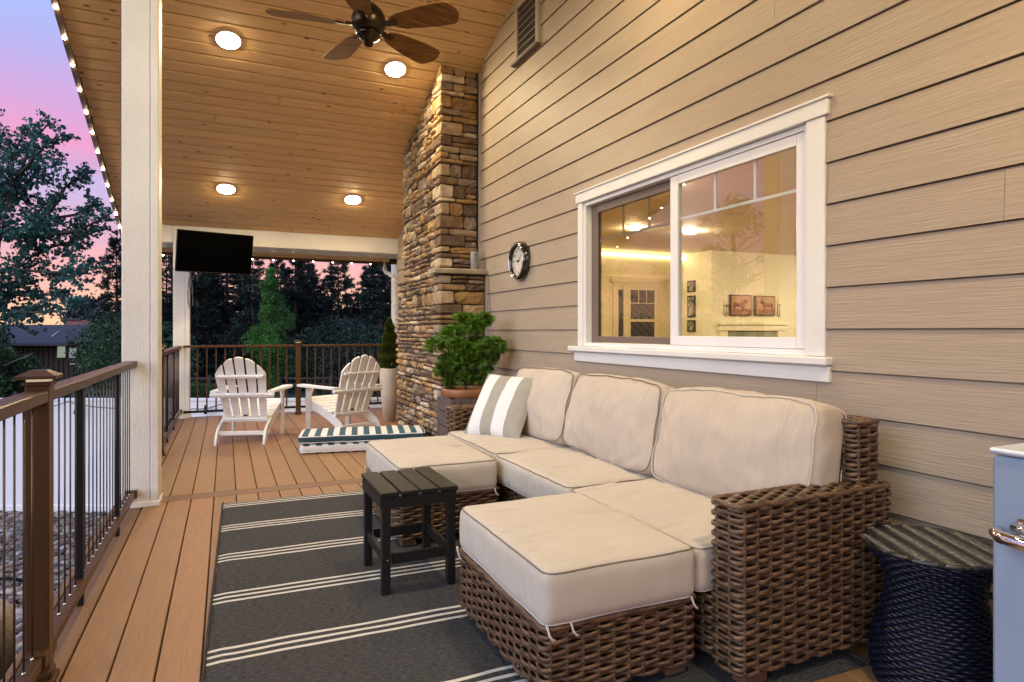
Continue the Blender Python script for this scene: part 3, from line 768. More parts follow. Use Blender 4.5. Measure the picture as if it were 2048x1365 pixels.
def courses(xl, yn, yf, zb, zt, slope=False):
    z = zb; alt = 0
    while z < zt-.02:
        h = rs.choice([.035, .045, .05, .055, .065, .07, .08, .095, .11, .13])
        if z+h > zt-.035: h = zt-z
        ztop_n = z+h
        alt ^= 1
        cx = rs.uniform(.15, .26) if alt else rs.uniform(.08, .14)
        cy_ = rs.uniform(.10, .16) if alt else rs.uniform(.18, .30)
        lim = (6.045-(z+h*.6))/SL          # ceiling cuts far stones
        lim0 = cz(yn)-.005
        if z+h > lim0: h = lim0-z
        if h < .025: break
        lay('c', xl, xl+cx, yn, yn+cy_, z, h, 0)
        # near face
        def fill(a, b, fixed, face):
            p = a
            while p < b-.03:
                w = rs.uniform(.10, .32) if h > .06 else rs.uniform(.16, .42)
                if b-(p+w) < .09: w = b-p
                if h > .07 and rs.random() < .5:
                    hh = h*rs.uniform(.4, .6)
                    for (zz, h2) in ((z, hh), (z+hh, h-hh)):
                        if face == 'n': lay('n', p, p+w, fixed, 0, zz, h2, 0)
                        else: lay('l', fixed, 0, p, p+w, zz, h2, 0)
                else:
                    if face == 'n': lay('n', p, p+w, fixed, 0, z, h, 0)
                    else: lay('l', fixed, 0, p, p+w, z, h, 0)
                p += w
        fill(xl+cx, XW-.035, yn+.010, 'n')
        fill(yn+cy_, min(yf, lim) if slope else yf, xl+.010, 'l')
        z += h
courses(1.87, 5.77, 7.52, 0, 1.69)
courses(1.935, 5.97, 7.48, 1.715, 3.80, True)
# left-hand coping stones under the step of the lower chimney
for i in range(6):
    y = 5.99+i*.25
    stones.append((MB().box(1.868, 1.96, y+.004, y+.246, 1.692, 1.735, .012), .01, 0))
MB().box(1.895, XW, 5.80, 7.5, 0, 1.70).box(1.96, XW, 6.0, 7.46, 1.70, 3.1).obj('mortar_core', m_mortar, chim)
c2 = MB(); c2.prism([(6.0, 3.1), (7.46, 3.1), (7.46, cz(7.46)+.02), (6.0, cz(6.0)+.02)], 1.96, XW, 'x'); c2.obj('mortar_core', m_mortar, chim)
stones.sort(key=lambda s: -s[1])
for s_ in stones[:298]: s_[0].obj('stone', m_stone, chim, origin='c')
rest = MB()
for s_ in stones[298:]: rest.add(s_[0].v, s_[0].f)
if rest.v:
    ra = [.25, .35]
    rest.obj('small_stones', m_stone2, chim, kind='stuff')
mt = MB().box(1.80, XW-.012, 5.72, 5.985, 1.700, 1.748, .008)
mt.v = [(a+rs.uniform(-.004, .004), b+rs.uniform(-.004, .004), c) for a, b, c in mt.v]
mt.obj('mantel_slab', m_mantel, chim)
# speaker on the mantel
sp = thing('bluetooth_speaker', 'grey cylinder speaker with plus and minus marks on the mantel', 'speaker', (2.235, 5.83, 1.75))
MB().lathe([(.030, 0), (.038, .004), (.0385, .18), (.034, .186), (.001, .187)], 28, (2.235, 5.83, 1.75)).obj('body', m_grey, sp)
MB().lathe([(.0388, .181), (.0388, .188), (.030, .190), (.001, .190)], 28, (2.235, 5.83, 1.75)).obj('cap', m_black, sp)
a = math.atan2(-5.83, -2.235-.15)
Mk = Matrix.Translation((2.235, 5.83, 1.75)) @ Matrix.Rotation(a+math.pi/2+.25, 4, 'Z')
MB().box(-.017, .017, -.0405, -.0385, .143, .147, 0, Mk).box(-.002, .002, -.0407, -.0386, .125, .165, 0, Mk).box(-.002, .002, -.0405, -.0385, .075, .108, 0, Mk).obj('plus_minus_mark', m_ink, sp)

# ------------------------------------------------------------------ clock
ck = thing('wall_clock', 'round dark clock with numerals hung on the siding', 'clock', (XW, 4.955, 1.755))
Mc = Matrix.Translation((XW-.012, 4.955, 1.755)) @ Matrix.Rotation(-math.pi/2, 4, 'Y')     # local z -> -x
MB().lathe([(.150, 0), (.172, .004), (.170, .03), (.158, .062), (.150, .068), (.138, .066), (.128, .045), (.126, .040)], 64, M=Mc, caps=False).obj('case', mat('glossy black case', (.02, .017, .014), .15, coat=.6), ck)
MB().lathe([(.150, .0665), (.152, .071), (.146, .073), (.141, .0695)], 64, M=Mc, caps=False).obj('bezel', m_chrome, ck)
face = MB().lathe([(.127, .040), (.001, .0405)], 48, M=Mc, smooth=False).obj('dial', m_clockf, ck)
def text(s, size, M, m, parent, ext=.0006):
    cu = bpy.data.curves.new('numeral', 'FONT'); cu.body = s; cu.size = size; cu.align_x = 'CENTER'; cu.align_y = 'CENTER'; cu.extrude = ext
    cu.materials.append(m); q = bpy.data.objects.new('numeral_curve', cu); me = bpy.data.meshes.new_from_object(q); bpy.data.objects.remove(q)
    o = bpy.data.objects.new('numeral', me); COL.objects.link(o); o.parent = parent
    o.matrix_local = Matrix.Translation(-Vector(WORLD[parent.name])) @ M; return o
# viewer looks along +x: right of dial is -y, up is z
Mt = Matrix(((0, 0, -1, 0), (-1, 0, 0, 0), (0, 1, 0, 0), (0, 0, 0, 1)))
for i in range(1, 13):
    a = R(90-30*i); r = .101
    text(str(i), .036, Matrix.Translation((XW-.0536, 4.955-math.cos(a)*r, 1.755+math.sin(a)*r)) @ Mt, m_ink, ck)
def hand(a, L, w, zz):
    a = R(90-a); d = Vector((0, -math.cos(a), math.sin(a))); n = Vector((0, math.sin(a), math.cos(a)))
    p = Vector((XW-zz, 4.955, 1.755)); q = [p-d*.02+n*w, p+d*L+n*w*.4, p+d*L-n*w*.4, p-d*.02-n*w]
    MB().add([tuple(k) for k in q]+[tuple(k-Vector((.0015, 0, 0))) for k in q], [(0,1,2,3), (7,6,5,4), (0,4,5,1), (1,5,6,2), (2,6,7,3), (3,7,4,0)]).obj('hand', m_ink, ck)
hand(272, .070, .004, .055); hand(54, .105, .003, .0575)
MB().lathe([(.009, .042), (.008, .050), (.001, .051)], 16, M=Mc).obj('hub', m_ink, ck)

# ------------------------------------------------------------------ ceiling fan
FX, FY, FZ = .903, 4.41, 3.27
fan = thing('ceiling_fan', 'five blade walnut ceiling fan hanging from the plank ceiling', 'fan', (FX, FY, FZ))
MB().tube([(FX, FY, FZ+.10), (FX, FY, cz(FY)-.05)], .014, 12).obj('downrod', m_fanm, fan)
MB().lathe([(.012, -.16), (.03, -.15), (.07, -.08), (.075, -.001)], 28, (FX, FY, cz(FY))).obj('canopy', m_fanm, fan)
MB().lathe([(.015, .16), (.05, .15), (.10, .10), (.118, .05), (.118, .0), (.10, -.035), (.07, -.05)], 40, (FX, FY, FZ)).obj('motor_housing', m_fanm, fan)
MB().lathe([(.062, -.045), (.084, -.052), (.086, -.062), (.078, -.078), (.05, -.10), (.035, -.108), (.034, -.125), (.026, -.14), (.001, -.147)], 36, (FX, FY, FZ)).obj('switch_cup', mat('polished bronze', (.05, .032, .02), .14, metal=.85), fan)
for k in range(5):
    a = R(54+72*k)-YAW
    M = Matrix.Translation((FX, FY, FZ)) @ Matrix.Rotation(a, 4, 'Z') @ Matrix.Rotation(R(-13), 4, 'X')
    pts = []
    n = 16
    for i in range(n+1):
        t = i/n; x = .17+.50*t; w = .060+.048*math.sin(min(1, t*1.15)*math.pi*.55)
        if t > .86: w *= math.sqrt(max(0, 1-((t-.86)/.145)**2))
        if t < .1: w *= .6+4*t
        pts.append((x, w))
    poly = [(x, w) for x, w in pts]+[(x, -w*.95) for x, w in pts[::-1]]
    MB().prism(poly, -.004, .004, 'z', M).obj('blade', m_fanw, fan, origin=(FX, FY, FZ))
    MB().box(.08, .22, -.022, .022, -.012, -.005, .002, M).box(.09, .16, -.014, .014, -.004, .008, .002, M).obj('blade_iron', m_fanm, fan)

# ------------------------------------------------------------------ television
tv = thing('television', 'black wall television tilted down under the low end of the ceiling', 'television', (-.12, 8.93, 2.145))
Mv = Matrix.Translation((-.12, 8.93, 2.145)) @ Matrix.Rotation(R(15), 4, 'Z') @ Matrix.Rotation(R(13), 4, 'X')
TW, TH = .455, .262
MB().box(-TW, TW, 0, .035, -TH, TH, .006, Mv).box(-.25, .25, .035, .06, -.2, .12, .01, Mv).obj('casing', m_black, tv)
MB().box(-TW+.008, TW-.008, -.0015, .0005, -TH+.016, TH-.008, 0, Mv).obj('screen', m_screen, tv)
MB().box(-.06, .06, .06, .075, -.1, .1, .003, Mv).tube([tuple(Mv @ Vector((0, .07, 0))), (-.30, 9.16, 2.15), (-.53, 9.30, 2.14)], .018, 8).box(-.58, -.48, 9.285, 9.301, 2.02, 2.25, .003).obj('wall_mount', m_black, tv)
cb = [(-.40, 9.0, 1.90), (-.435, 9.12, 1.80), (-.455, 9.25, 1.66), (-.45, 9.27, 1.52), (-.42, 9.27, 1.44), (-.395, 9.27, 1.50), (-.40, 9.27, 1.7), (-.42, 9.26, 1.86), (-.44, 9.25, 2.0)]
MB().tube(cb, .006, 6).obj('power_cable', mat('grey cable', (.12, .11, .10), .5), tv)

# ------------------------------------------------------------------ gutter downspout at the far corner
ds = thing('downspout', 'white downspout with curved elbow at the far house corner', 'downspout', (2.29, 9.66, 0))
MB().box(2.325, 2.385, 9.51, 9.57, -1.5, 1.93, .01).obj('pipe', m_trimw, ds)
MB().tube([(2.295, 9.98, 2.26), (2.295, 9.98, 2.15), (2.305, 9.93, 2.08), (2.345, 9.62, 1.99), (2.355, 9.54, 1.90)], .034, 10).obj('elbow', m_trimw, ds)

# ------------------------------------------------------------------ rug
ra_ = R(-1.25)
rug = thing('area_rug', 'dark charcoal outdoor rug with groups of thin cream stripes', 'rug', (-.087, 1.515, .002))
def rugmat():
    m = mat('woven charcoal rug', (.054, .052, .050), .9, var=.7, scale=(9, 34, 1), ns=5, col2=(.024, .024, .026), bump=.6, bscale=(240, 160, 1), bns=1.5, dist=.003, spec=.15)
    t = m.node_tree; b = [n for n in t.nodes if n.type == 'BSDF_PRINCIPLED'][0]; L = t.links; src = b.inputs['Base Color'].links[0].from_socket
    tx = [n for n in t.nodes if n.type == 'TEX_COORD'][0]
    sp = t.nodes.new('ShaderNodeSeparateXYZ'); L.new(tx.outputs['Object'], sp.inputs[0])
    nzz = t.nodes.new('ShaderNodeTexNoise'); nzz.inputs['Scale'].default_value = 3; L.new(tx.outputs['Object'], nzz.inputs[0])
    wob = t.nodes.new('ShaderNodeMath'); wob.operation = 'MULTIPLY_ADD'; wob.inputs[1].default_value = .022; L.new(nzz.outputs[0], wob.inputs[0]); L.new(sp.outputs[1], wob.inputs[2])
    md = t.nodes.new('ShaderNodeMath'); md.operation = 'FLOORED_MODULO'; md.inputs[1].default_value = .522; L.new(wob.outputs[0], md.inputs[0])
    acc = None
    c0 = (2.454-1.515+.006) % .522
    for d in (-.046, 0, .046):
        s = t.nodes.new('ShaderNodeMath'); s.operation = 'SUBTRACT'; s.inputs[1].default_value = c0+d; L.new(md.outputs[0], s.inputs[0])
        ab = t.nodes.new('ShaderNodeMath'); ab.operation = 'ABSOLUTE'; L.new(s.outputs[0], ab.inputs[0])
        lt = t.nodes.new('ShaderNodeMath'); lt.operation = 'LESS_THAN'; lt.inputs[1].default_value = .0088; L.new(ab.outputs[0], lt.inputs[0])
        if acc is None: acc = lt.outputs[0]
        else:
            mx = t.nodes.new('ShaderNodeMath'); mx.operation = 'MAXIMUM'; L.new(acc, mx.inputs[0]); L.new(lt.outputs[0], mx.inputs[1]); acc = mx.outputs[0]
    # broken weave inside the stripe
    mix = t.nodes.new('ShaderNodeMix'); mix.data_type = 'RGBA'; L.new(acc, mix.inputs[0]); L.new(src, mix.inputs[6]); mix.inputs[7].default_value = (.66, .62, .54, 1); L.new(mix.outputs[2], b.inputs['Base Color'])
    return m
Mr = Matrix.Translation((-.087, 1.515, .002)) @ Matrix.Rotation(ra_, 4, 'Z')
V = []; F = []; nx, ny = 40, 70
for j in range(ny+1):
    for i in range(nx+1):
        x = 2.1*i/nx; y = 3.1*j/ny
        ex = .014*noise.noise(Vector((x*3, y*3, 0))) if i in (0, nx) else 0
        z = .006+.0016*noise.noise(Vector((x*4, y*4, 1)))
        V.append((x+ex, y, z if 0 < i < nx and 0 < j < ny else .001))
for j in range(ny):
    for i in range(nx): F.append((j*(nx+1)+i, j*(nx+1)+i+1, (j+1)*(nx+1)+i+1, (j+1)*(nx+1)+i))
ro = MB().add(V, F, True).obj('weave', rugmat(), rug, origin=(0, 0, 0))
ro.location = (0, 0, 0); 
m_bind = mat('rug binding', (.035, .032, .030), .9, var=.4, ns=80)
for xb in (0, 2.1):
    eg = MB().tube([(xb, 3.1*i/60, .004+.001*(i % 2)) for i in range(61)], .0055, 6).obj('edge_binding', m_bind, rug, origin=(0, 0, 0)); eg.location = (0, 0, 0)
rug.rotation_euler = (0, 0, ra_)

# ------------------------------------------------------------------ wicker
def rect_path(x0, x1, y0, y1, rc, n):
    segs = []
    pts = []
    def arc(cx, cy, a0):
        return [('a', cx, cy, a0)]
    lx, ly = x1-x0-2*rc, y1-y0-2*rc; q = math.pi/2*rc; tot = 2*(lx+ly)+4*q
    P = np.zeros((n, 2)); Nn = np.zeros((n, 2)); S = np.linspace(0, tot, n, endpoint=False)
    parts = [('l', (x0+rc, y0), (1, 0), (0, -1), lx), ('a', (x1-rc, y0+rc), -math.pi/2, None, q), ('l', (x1, y0+rc), (0, 1), (1, 0), ly), ('a', (x1-rc, y1-rc), 0, None, q),
             ('l', (x1-rc, y1), (-1, 0), (0, 1), lx), ('a', (x0+rc, y1-rc), math.pi/2, None, q), ('l', (x0, y1-rc), (0, -1), (-1, 0), ly), ('a', (x0+rc, y0+rc), math.pi, None, q)]
    for k, s in enumerate(S):
        for p in parts:
            if s <= p[4]+1e-9:
                if p[0] == 'l': P[k] = (p[1][0]+p[2][0]*s, p[1][1]+p[2][1]*s); Nn[k] = p[3]
                else: a = p[2]+s/rc; P[k] = (p[1][0]+rc*math.cos(a), p[1][1]+rc*math.sin(a)); Nn[k] = (math.cos(a), math.sin(a))
                break
            s -= p[4]
    return P, Nn, tot
def weave(x0, x1, y0, y1, z0, z1, name, parent, pitch=.055, row=.0170, sub=5, sides=6, topcut=None, material=None, amp=.0064, rn=.0046, rz=.0088, rc=.02):
    tot = 2*(x1-x0+y1-y0)-8*rc+2*math.pi*rc; Ns = 2*round(tot/pitch/2); n = Ns*sub
    P, Nn, tot = rect_path(x0, x1, y0, y1, rc, n); k = np.arange(n)
    rows = int(round((z1-z0)/row)); row = (z1-z0)/rows
    th = np.arange(sides)*2*math.pi/sides; VV = []; FF = []; base = 0
    rg = np.random.default_rng(int(abs(x0*1000)+abs(y0*77)))
    i0 = np.arange(n); j0 = (i0+1) % n
    for r in range(rows):
        ph = math.pi*k/sub+math.pi*(r % 2)
        off = amp*(2*(.5+.5*np.sin(ph))**.75-1)
        bul = .5+.5*np.sin(ph); zc = z0+row*(r+.5)-.0016*np.cos(ph)+rg.uniform(-.001, .001)
        if topcut is not None: zc = np.minimum(zc, 99)
        c = P+Nn*off[:, None]
        rr = 1+.10*rg.standard_normal(n)*.4
        ring = np.zeros((n, sides, 3))
        ring[:, :, 0] = c[:, 0:1]+Nn[:, 0:1]*rn*np.cos(th)[None]; ring[:, :, 1] = c[:, 1:2]+Nn[:, 1:2]*rn*np.cos(th)[None]
        ring[:, :, 2] = (zc*np.ones(n))[:, None]+(rz*rr*(.80+.20*bul))[:, None]*np.sin(th)[None]
        VV.append(ring.reshape(-1, 3))
        for s in range(sides):
            s2 = (s+1) % sides; FF.append(np.stack([i0*sides+s, j0*sides+s, j0*sides+s2, i0*sides+s2], 1)+base)
        base += n*sides
    # stakes
    ks = np.arange(0, n, sub)+sub//2*0
    for q in ks:
        c = P[q % n]; nn = Nn[q % n]; tg = np.array([-nn[1], nn[0]])
        ring = []
        for zz in (z0, z1):
            for a in range(5):
                an = a*2*math.pi/5; ring.append((c[0]+(nn[0]*math.cos(an)+tg[0]*math.sin(an))*.0065, c[1]+(nn[1]*math.cos(an)+tg[1]*math.sin(an))*.0065, zz))
        VV.append(np.array(ring)); FF.append(np.array([(a, (a+1) % 5, 5+(a+1) % 5, 5+a) for a in range(5)])+base); base += 10
    o = fastmesh(name, np.concatenate(VV), np.concatenate(FF), material or m_wick, parent, True, WORLD[parent.name]); o['kind'] = 'stuff'
    return o
def weave_top(x0, x1, y0, y1, z, name, parent, along='x', pitch=.045, row=.022):
    """strands running along one axis on a flat top"""
    mb_v = []; FF = []; base = 0
    a0, a1 = (x0, x1) if along == 'x' else (y0, y1); b0, b1 = (y0, y1) if along == 'x' else (x0, x1)
    rows = max(2, round((b1-b0)/row)); n = int((a1-a0)/pitch*4)+1; sides = 6; th = np.arange(sides)*math.pi*2/sides
    for r in range(rows):
        b = b0+(b1-b0)*(r+.5)/rows; s = np.linspace(a0, a1, n); ph = (s-a0)/pitch*math.pi+math.pi*(r % 2)
        zc = z+.006*np.sin(ph); bb = b+.0025*np.cos(ph)
        ring = np.zeros((n, sides, 3)); A = np.repeat(s[:, None], sides, 1); B = bb[:, None]+.0105*np.cos(th)[None]
        ring[:, :, 0 if along == 'x' else 1] = A; ring[:, :, 1 if along == 'x' else 0] = B; ring[:, :, 2] = zc[:, None]+.006*np.sin(th)[None]
        mb_v.append(ring.reshape(-1, 3)); i0 = np.arange(n-1)
        for q in range(sides):
            q2 = (q+1) % sides; FF.append(np.stack([i0*sides+q, (i0+1)*sides+q, (i0+1)*sides+q2, i0*sides+q2], 1)+base)
        base += n*sides
    o = fastmesh(name, np.concatenate(mb_v), np.concatenate(FF), m_wick, parent, True, WORLD[parent.name]); o['kind'] = 'stuff'
    # rolled rim
    return o
def rim(x0, x1, y0, y1, z, parent, r=.011):
    n = 120; P, Nn, tot = rect_path(x0, x1, y0, y1, .02, n)
    MB().tube([(P[i][0], P[i][1], z) for i in range(n)], [r*(1+.10*math.sin(i*2.1)) for i in range(n)], 8, closed=True).obj('rim', m_wick, parent)

# cushions
def cushion_mesh(W_, D_, H_, r=.035, crown=.012, n=(26, 26, 8), seed=0, wr=.003, taper=0, rc=None, pinch=0, sag=0):
    nx, ny, nz = n; idx = {}; V = []; F = []
    def wp(t): return math.copysign(1-(1-abs(t))**1.5, t)
    def pt(i, j, k):
        if (i, j, k) in idx: return idx[(i, j, k)]
        a, b, c = wp(i/nx*2-1), wp(j/ny*2-1), wp(k/nz*2-1)
        p = Vector((a*W_/2, b*D_/2, c*H_/2)); h = Vector((W_/2, D_/2, H_/2))
        q = Vector([max(-(h[m]-r), min(h[m]-r, p[m])) for m in range(3)]); d = p-q
        p = q+d.normalized()*r if d.length > 1e-9 else p
        fx, fy, fz = p.x/(W_/2), p.y/(D_/2), p.z/(H_/2)
        e = max(0, (1-fx**4))*max(0, (1-fy**4))
        p.z += math.copysign(1, p.z)*crown*max(0, 1-fx*fx)*max(0, 1-fy*fy)*(abs(fz)**.5)
        p.x += math.copysign(1, p.x)*.006*max(0, 1-fz*fz)*max(0, 1-fy*fy) if abs(fx) > .85 else 0
        p.y += math.copysign(1, p.y)*.006*max(0, 1-fz*fz)*max(0, 1-fx*fx) if abs(fy) > .85 else 0
        if pinch:
            p.z *= 1-pinch*(abs(fx)**6+abs(fy)**6)*.5
            kk = 1-.075*(fx*fy)**4; p.x *= kk; p.y *= 1-(1-kk)*.6
        s = Vector((p.x*4+seed, p.y*4-seed, p.z*5)); nn = noise.noise_vector(s)
        p += nn*wr+noise.noise_vector(s*3.1)*wr*.45
        if wr > .0034: p.z += math.copysign(1, fz)*wr*1.1*(abs(noise.noise(Vector((p.x*5+seed, p.y*17+3*nn.x, seed))))-.2)*min(1, max(0, 1-abs(fx)**8)*2)*min(1, max(0, 1-abs(fy)**8)*2) if abs(fz) > .6 else 0
        idx[(i, j, k)] = len(V); V.append(p); return idx[(i, j, k)]
    for i in range(nx):
        for j in range(ny):
            F.append((pt(i, j, nz), pt(i+1, j, nz), pt(i+1, j+1, nz), pt(i, j+1, nz))); F.append((pt(i, j, 0), pt(i, j+1, 0), pt(i+1, j+1, 0), pt(i+1, j, 0)))
    for i in range(nx):
        for k in range(nz):
            F.append((pt(i, 0, k), pt(i+1, 0, k), pt(i+1, 0, k+1), pt(i, 0, k+1))); F.append((pt(i, ny, k), pt(i, ny, k+1), pt(i+1, ny, k+1), pt(i+1, ny, k)))
    for j in range(ny):
        for k in range(nz):
            F.append((pt(0, j, k), pt(0, j, k+1), pt(0, j+1, k+1), pt(0, j+1, k))); F.append((pt(nx, j, k), pt(nx, j+1, k), pt(nx, j+1, k+1), pt(nx, j, k+1)))
    return V, F
def piping_pts(W_, D_, z, r, rcorner, seed, wr, n=140, soft=False):
    P, Nn, tot = rect_path(-W_/2, W_/2, -D_/2, D_/2, rcorner, n); o = []
    for x, y in P:
        if soft: kk = 1-.075*(4*x*y/W_/D_)**4; x *= kk; y *= 1-(1-kk)*.6
        s = Vector((x*4+seed, y*4-seed, z*5)); nn = noise.noise_vector(s)*wr+noise.noise_vector(s*3.1)*wr*.45; o.append((x+nn.x, y+nn.y, z+nn.z))
    return o
def cushion(name, W_, D_, H_, M, parent, material, pipe, seed, r=.035, crown=.012, wr=.003, pinch=0, both=False, pipe2=None, prc=.05, n=(26, 26, 8)):
    V, F = cushion_mesh(W_, D_, H_, r, crown, n, seed, wr, pinch=pinch)
    k = r*.30; prc = r*.9
    base = Vector(WORLD[parent.name]) if parent else Vector((0, 0, 0))
    o = MB().add(V, F, True).obj(name, material, parent, origin=base)
    o.matrix_local = Matrix.Translation(-base) @ M; WORLD[o.name] = (0, 0, 0)
    o.data.transform(Matrix.Translation(base))
    g = MB().tube(piping_pts(W_-2*k+.004, D_-2*k+.004, H_/2-k+.001, r, prc, seed, wr, soft=pinch > 0), .0030, 6, closed=True)
    q = g.obj('piping', pipe, None); q.parent = o; q.location = (0, 0, 0)
    g = MB().tube(piping_pts(W_-2*k+.004, D_-2*k+.004, -H_/2+k-.001, r, prc, seed, wr, soft=pinch > 0), .0030, 6, closed=True)
    q = g.obj('piping', pipe2 or pipe, None); q.parent = o; q.location = (0, 0, 0)
    return o

# sectional sofa
SY0, SY1 = 1.51, 4.44
sofa = thing('sectional_sofa', 'long brown wicker sofa with sand cushions along the siding wall', 'sofa', (1.83, 3.0, .006))
def arm(y0, y1):
    MB().box(1.488, 2.182, y0+.018, y1-.018, .045, .585).obj('arm_core', m_wcore, sofa, origin='c')
    weave(1.475, 2.195, y0+.006, y1-.006, .05, .588, 'arm_weave', sofa)
    weave_top(1.478, 2.19, y0+.012, y1-.012, .592, 'arm_top_weave', sofa); rim(1.474, 2.196, y0+.006, y1-.006, .590, sofa, .010)
arm(SY0, 1.648); arm(4.285, SY1)
MB().box(1.50, 2.17, 1.66, 4.275, .05, .262).obj('base_core', m_wcore, sofa, origin='c')
weave(1.485, 2.19, 1.652, 4.281, .055, .262, 'base_weave', sofa)
MB().box(2.085, 2.18, 1.58, 4.41, .06, .80).obj('back_core', m_wcore, sofa, origin='c')
weave(2.07, 2.20, 1.566, 4.424, .60, .812, 'back_weave', sofa, sub=4)
weave_top(2.08, 2.19, 1.575, 4.415, .816, 'back_top_weave', sofa, along='y'); rim(2.068, 2.202, 1.564, 4.426, .815, sofa, .010)
for x in (1.51, 2.12):
    for y in (1.53, 4.36): MB().box(x, x+.10, y, y+.06, .008, .05, .004).obj('foot', m_foot, sofa, origin='c')
sy = [1.652, 2.53, 3.405, 4.283]
for i in range(3):
    y0, y1 = sy[i], sy[i+1]; H_ = .165
    M = Matrix.Translation((1.425+.35, (y0+y1)/2, .268+H_/2)) @ Matrix.Rotation(R(.6*(i-1)), 4, 'Y')
    cushion('seat_cushion', .70, y1-y0-.006, H_, M, sofa, m_cush, m_pipe, 3+i*7, r=.034, crown=.020, wr=.0065, n=(34, 52, 8), pipe2=m_pipel)
# back cushions, leaning against the wicker back
bw = [(1.60, 2.50), (2.49, 3.375), (3.37, 4.235)]
for i, (y0, y1) in enumerate(bw):
    Hh = .47; th = .20
    M = Matrix.Translation((1.985, (y0+y1)/2, .652)) @ Matrix.Rotation(R(12+i*2), 4, 'Y') @ Matrix.Rotation(R((-1.2, .8, -.6)[i]), 4, 'X') @ Matrix.Rotation(-math.pi/2, 4, 'Y')
    # local z -> -x (front); local x -> z up
    cushion('back_cushion', Hh, y1-y0-.002, th, M, sofa, m_cushb, (m_pipel, m_pipe, m_pipe)[i] if i else m_pipel, 41+i*13, r=.042, crown=.060, wr=.014, pinch=.34, prc=.05, n=(34, 56, 10))

def ottoman(x0, x1, y0, y1, label, seed, stain=False):
    t = thing('ottoman', label, 'ottoman', ((x0+x1)/2, (y0+y1)/2, .006), 'wicker ottomans in front of the sofa')
    MB().box(x0+.03, x1-.03, y0+.03, y1-.03, .045, .258).obj('core', m_wcore, t, origin='c')
    weave(x0+.012, x1-.012, y0+.012, y1-.012, .045, .258, 'base_weave', t); rim(x0+.010, x1-.010, y0+.010, y1-.010, .262, t, .013)
    for x in (x0+.03, x1-.11):
        for y in (y0+.03, y1-.09): MB().box(x, x+.08, y, y+.06, .008, .048, .004).obj('foot', m_foot, t, origin='c')
    M = Matrix.Translation(((x0+x1)/2-.008, (y0+y1)/2-.012, .272+.085)) @ Matrix.Rotation(R(.6), 4, 'X')
    c = cushion('cushion', x1-x0-.015, y1-y0+.0, .172, M, t, m_cush, m_pipe, seed, r=.034, crown=.014, wr=.0035, pipe2=m_pipel, n=(28, 30, 10))
    # tie loops at the corners
    for (cx, cy_) in ((x0+.02, y0), (x0+.10, y0-.0), (x1-.03, y0), (x0, y1-.03)):
        MB().tube([(cx, cy_+.02, .278), (cx-.006, cy_-.004, .270), (cx-.004, cy_-.012, .252), (cx+.008, cy_-.010, .236), (cx+.018, cy_-.006, .232)], .0042, 6).obj('tie', m_pipel, t)
    return t
ottoman(.85, 1.435, 1.655, 2.42, 'near wicker ottoman in front of the sofa, closest to the camera', 101)
ottoman(.815, 1.40, 3.245, 4.09, 'far wicker ottoman with a faint stain, behind the small black table', 131)
# stain on the far ottoman cushion top is part of the cloth
def stained():
    o = [c for c in bpy.data.objects if c.name.startswith('cushion') and c.parent and c.parent['label'].startswith('far wicker')][0]
    m = m_cush.copy(); m.name = 'sand canvas stained'; t = m.node_tree; b = [n for n in t.nodes if n.type == 'BSDF_PRINCIPLED'][0]; L = t.links
    src = b.inputs['Base Color'].links[0].from_socket; tx = [n for n in t.nodes if n.type == 'TEX_COORD'][0]
    last = src
    for (cx, cy_, rr, k) in ((.17, -.02, .052, .78), (.24, -.13, .03, .9)):
        vm = t.nodes.new('ShaderNodeVectorMath'); vm.operation = 'DISTANCE'; vm.inputs[1].default_value = (cx, cy_, .09); L.new(tx.outputs['Object'], vm.inputs[0])
        nn = t.nodes.new('ShaderNodeTexNoise'); nn.inputs['Scale'].default_value = 25; L.new(tx.outputs['Object'], nn.inputs[0])
        ad = t.nodes.new('ShaderNodeMath'); ad.operation = 'MULTIPLY_ADD'; ad.inputs[1].default_value = .03; L.new(nn.outputs[0], ad.inputs[0]); L.new(vm.outputs['Value'], ad.inputs[2])
        mr = t.nodes.new('ShaderNodeMapRange'); mr.inputs['From Min'].default_value = rr; mr.inputs['From Max'].default_value = rr+.01; mr.inputs['To Min'].default_value = 1; mr.inputs['To Max'].default_value = 0; L.new(ad.outputs[0], mr.inputs[0])
        mx = t.nodes.new('ShaderNodeMix'); mx.data_type = 'RGBA'; mx.blend_type = 'MULTIPLY'; L.new(mr.outputs[0], mx.inputs[0]); L.new(last, mx.inputs[6]); mx.inputs[7].default_value = (k, k*.94, k*.85, 1); last = mx.outputs[2]
    L.new(last, b.inputs['Base Color']); o.data.materials[0] = m
stained()

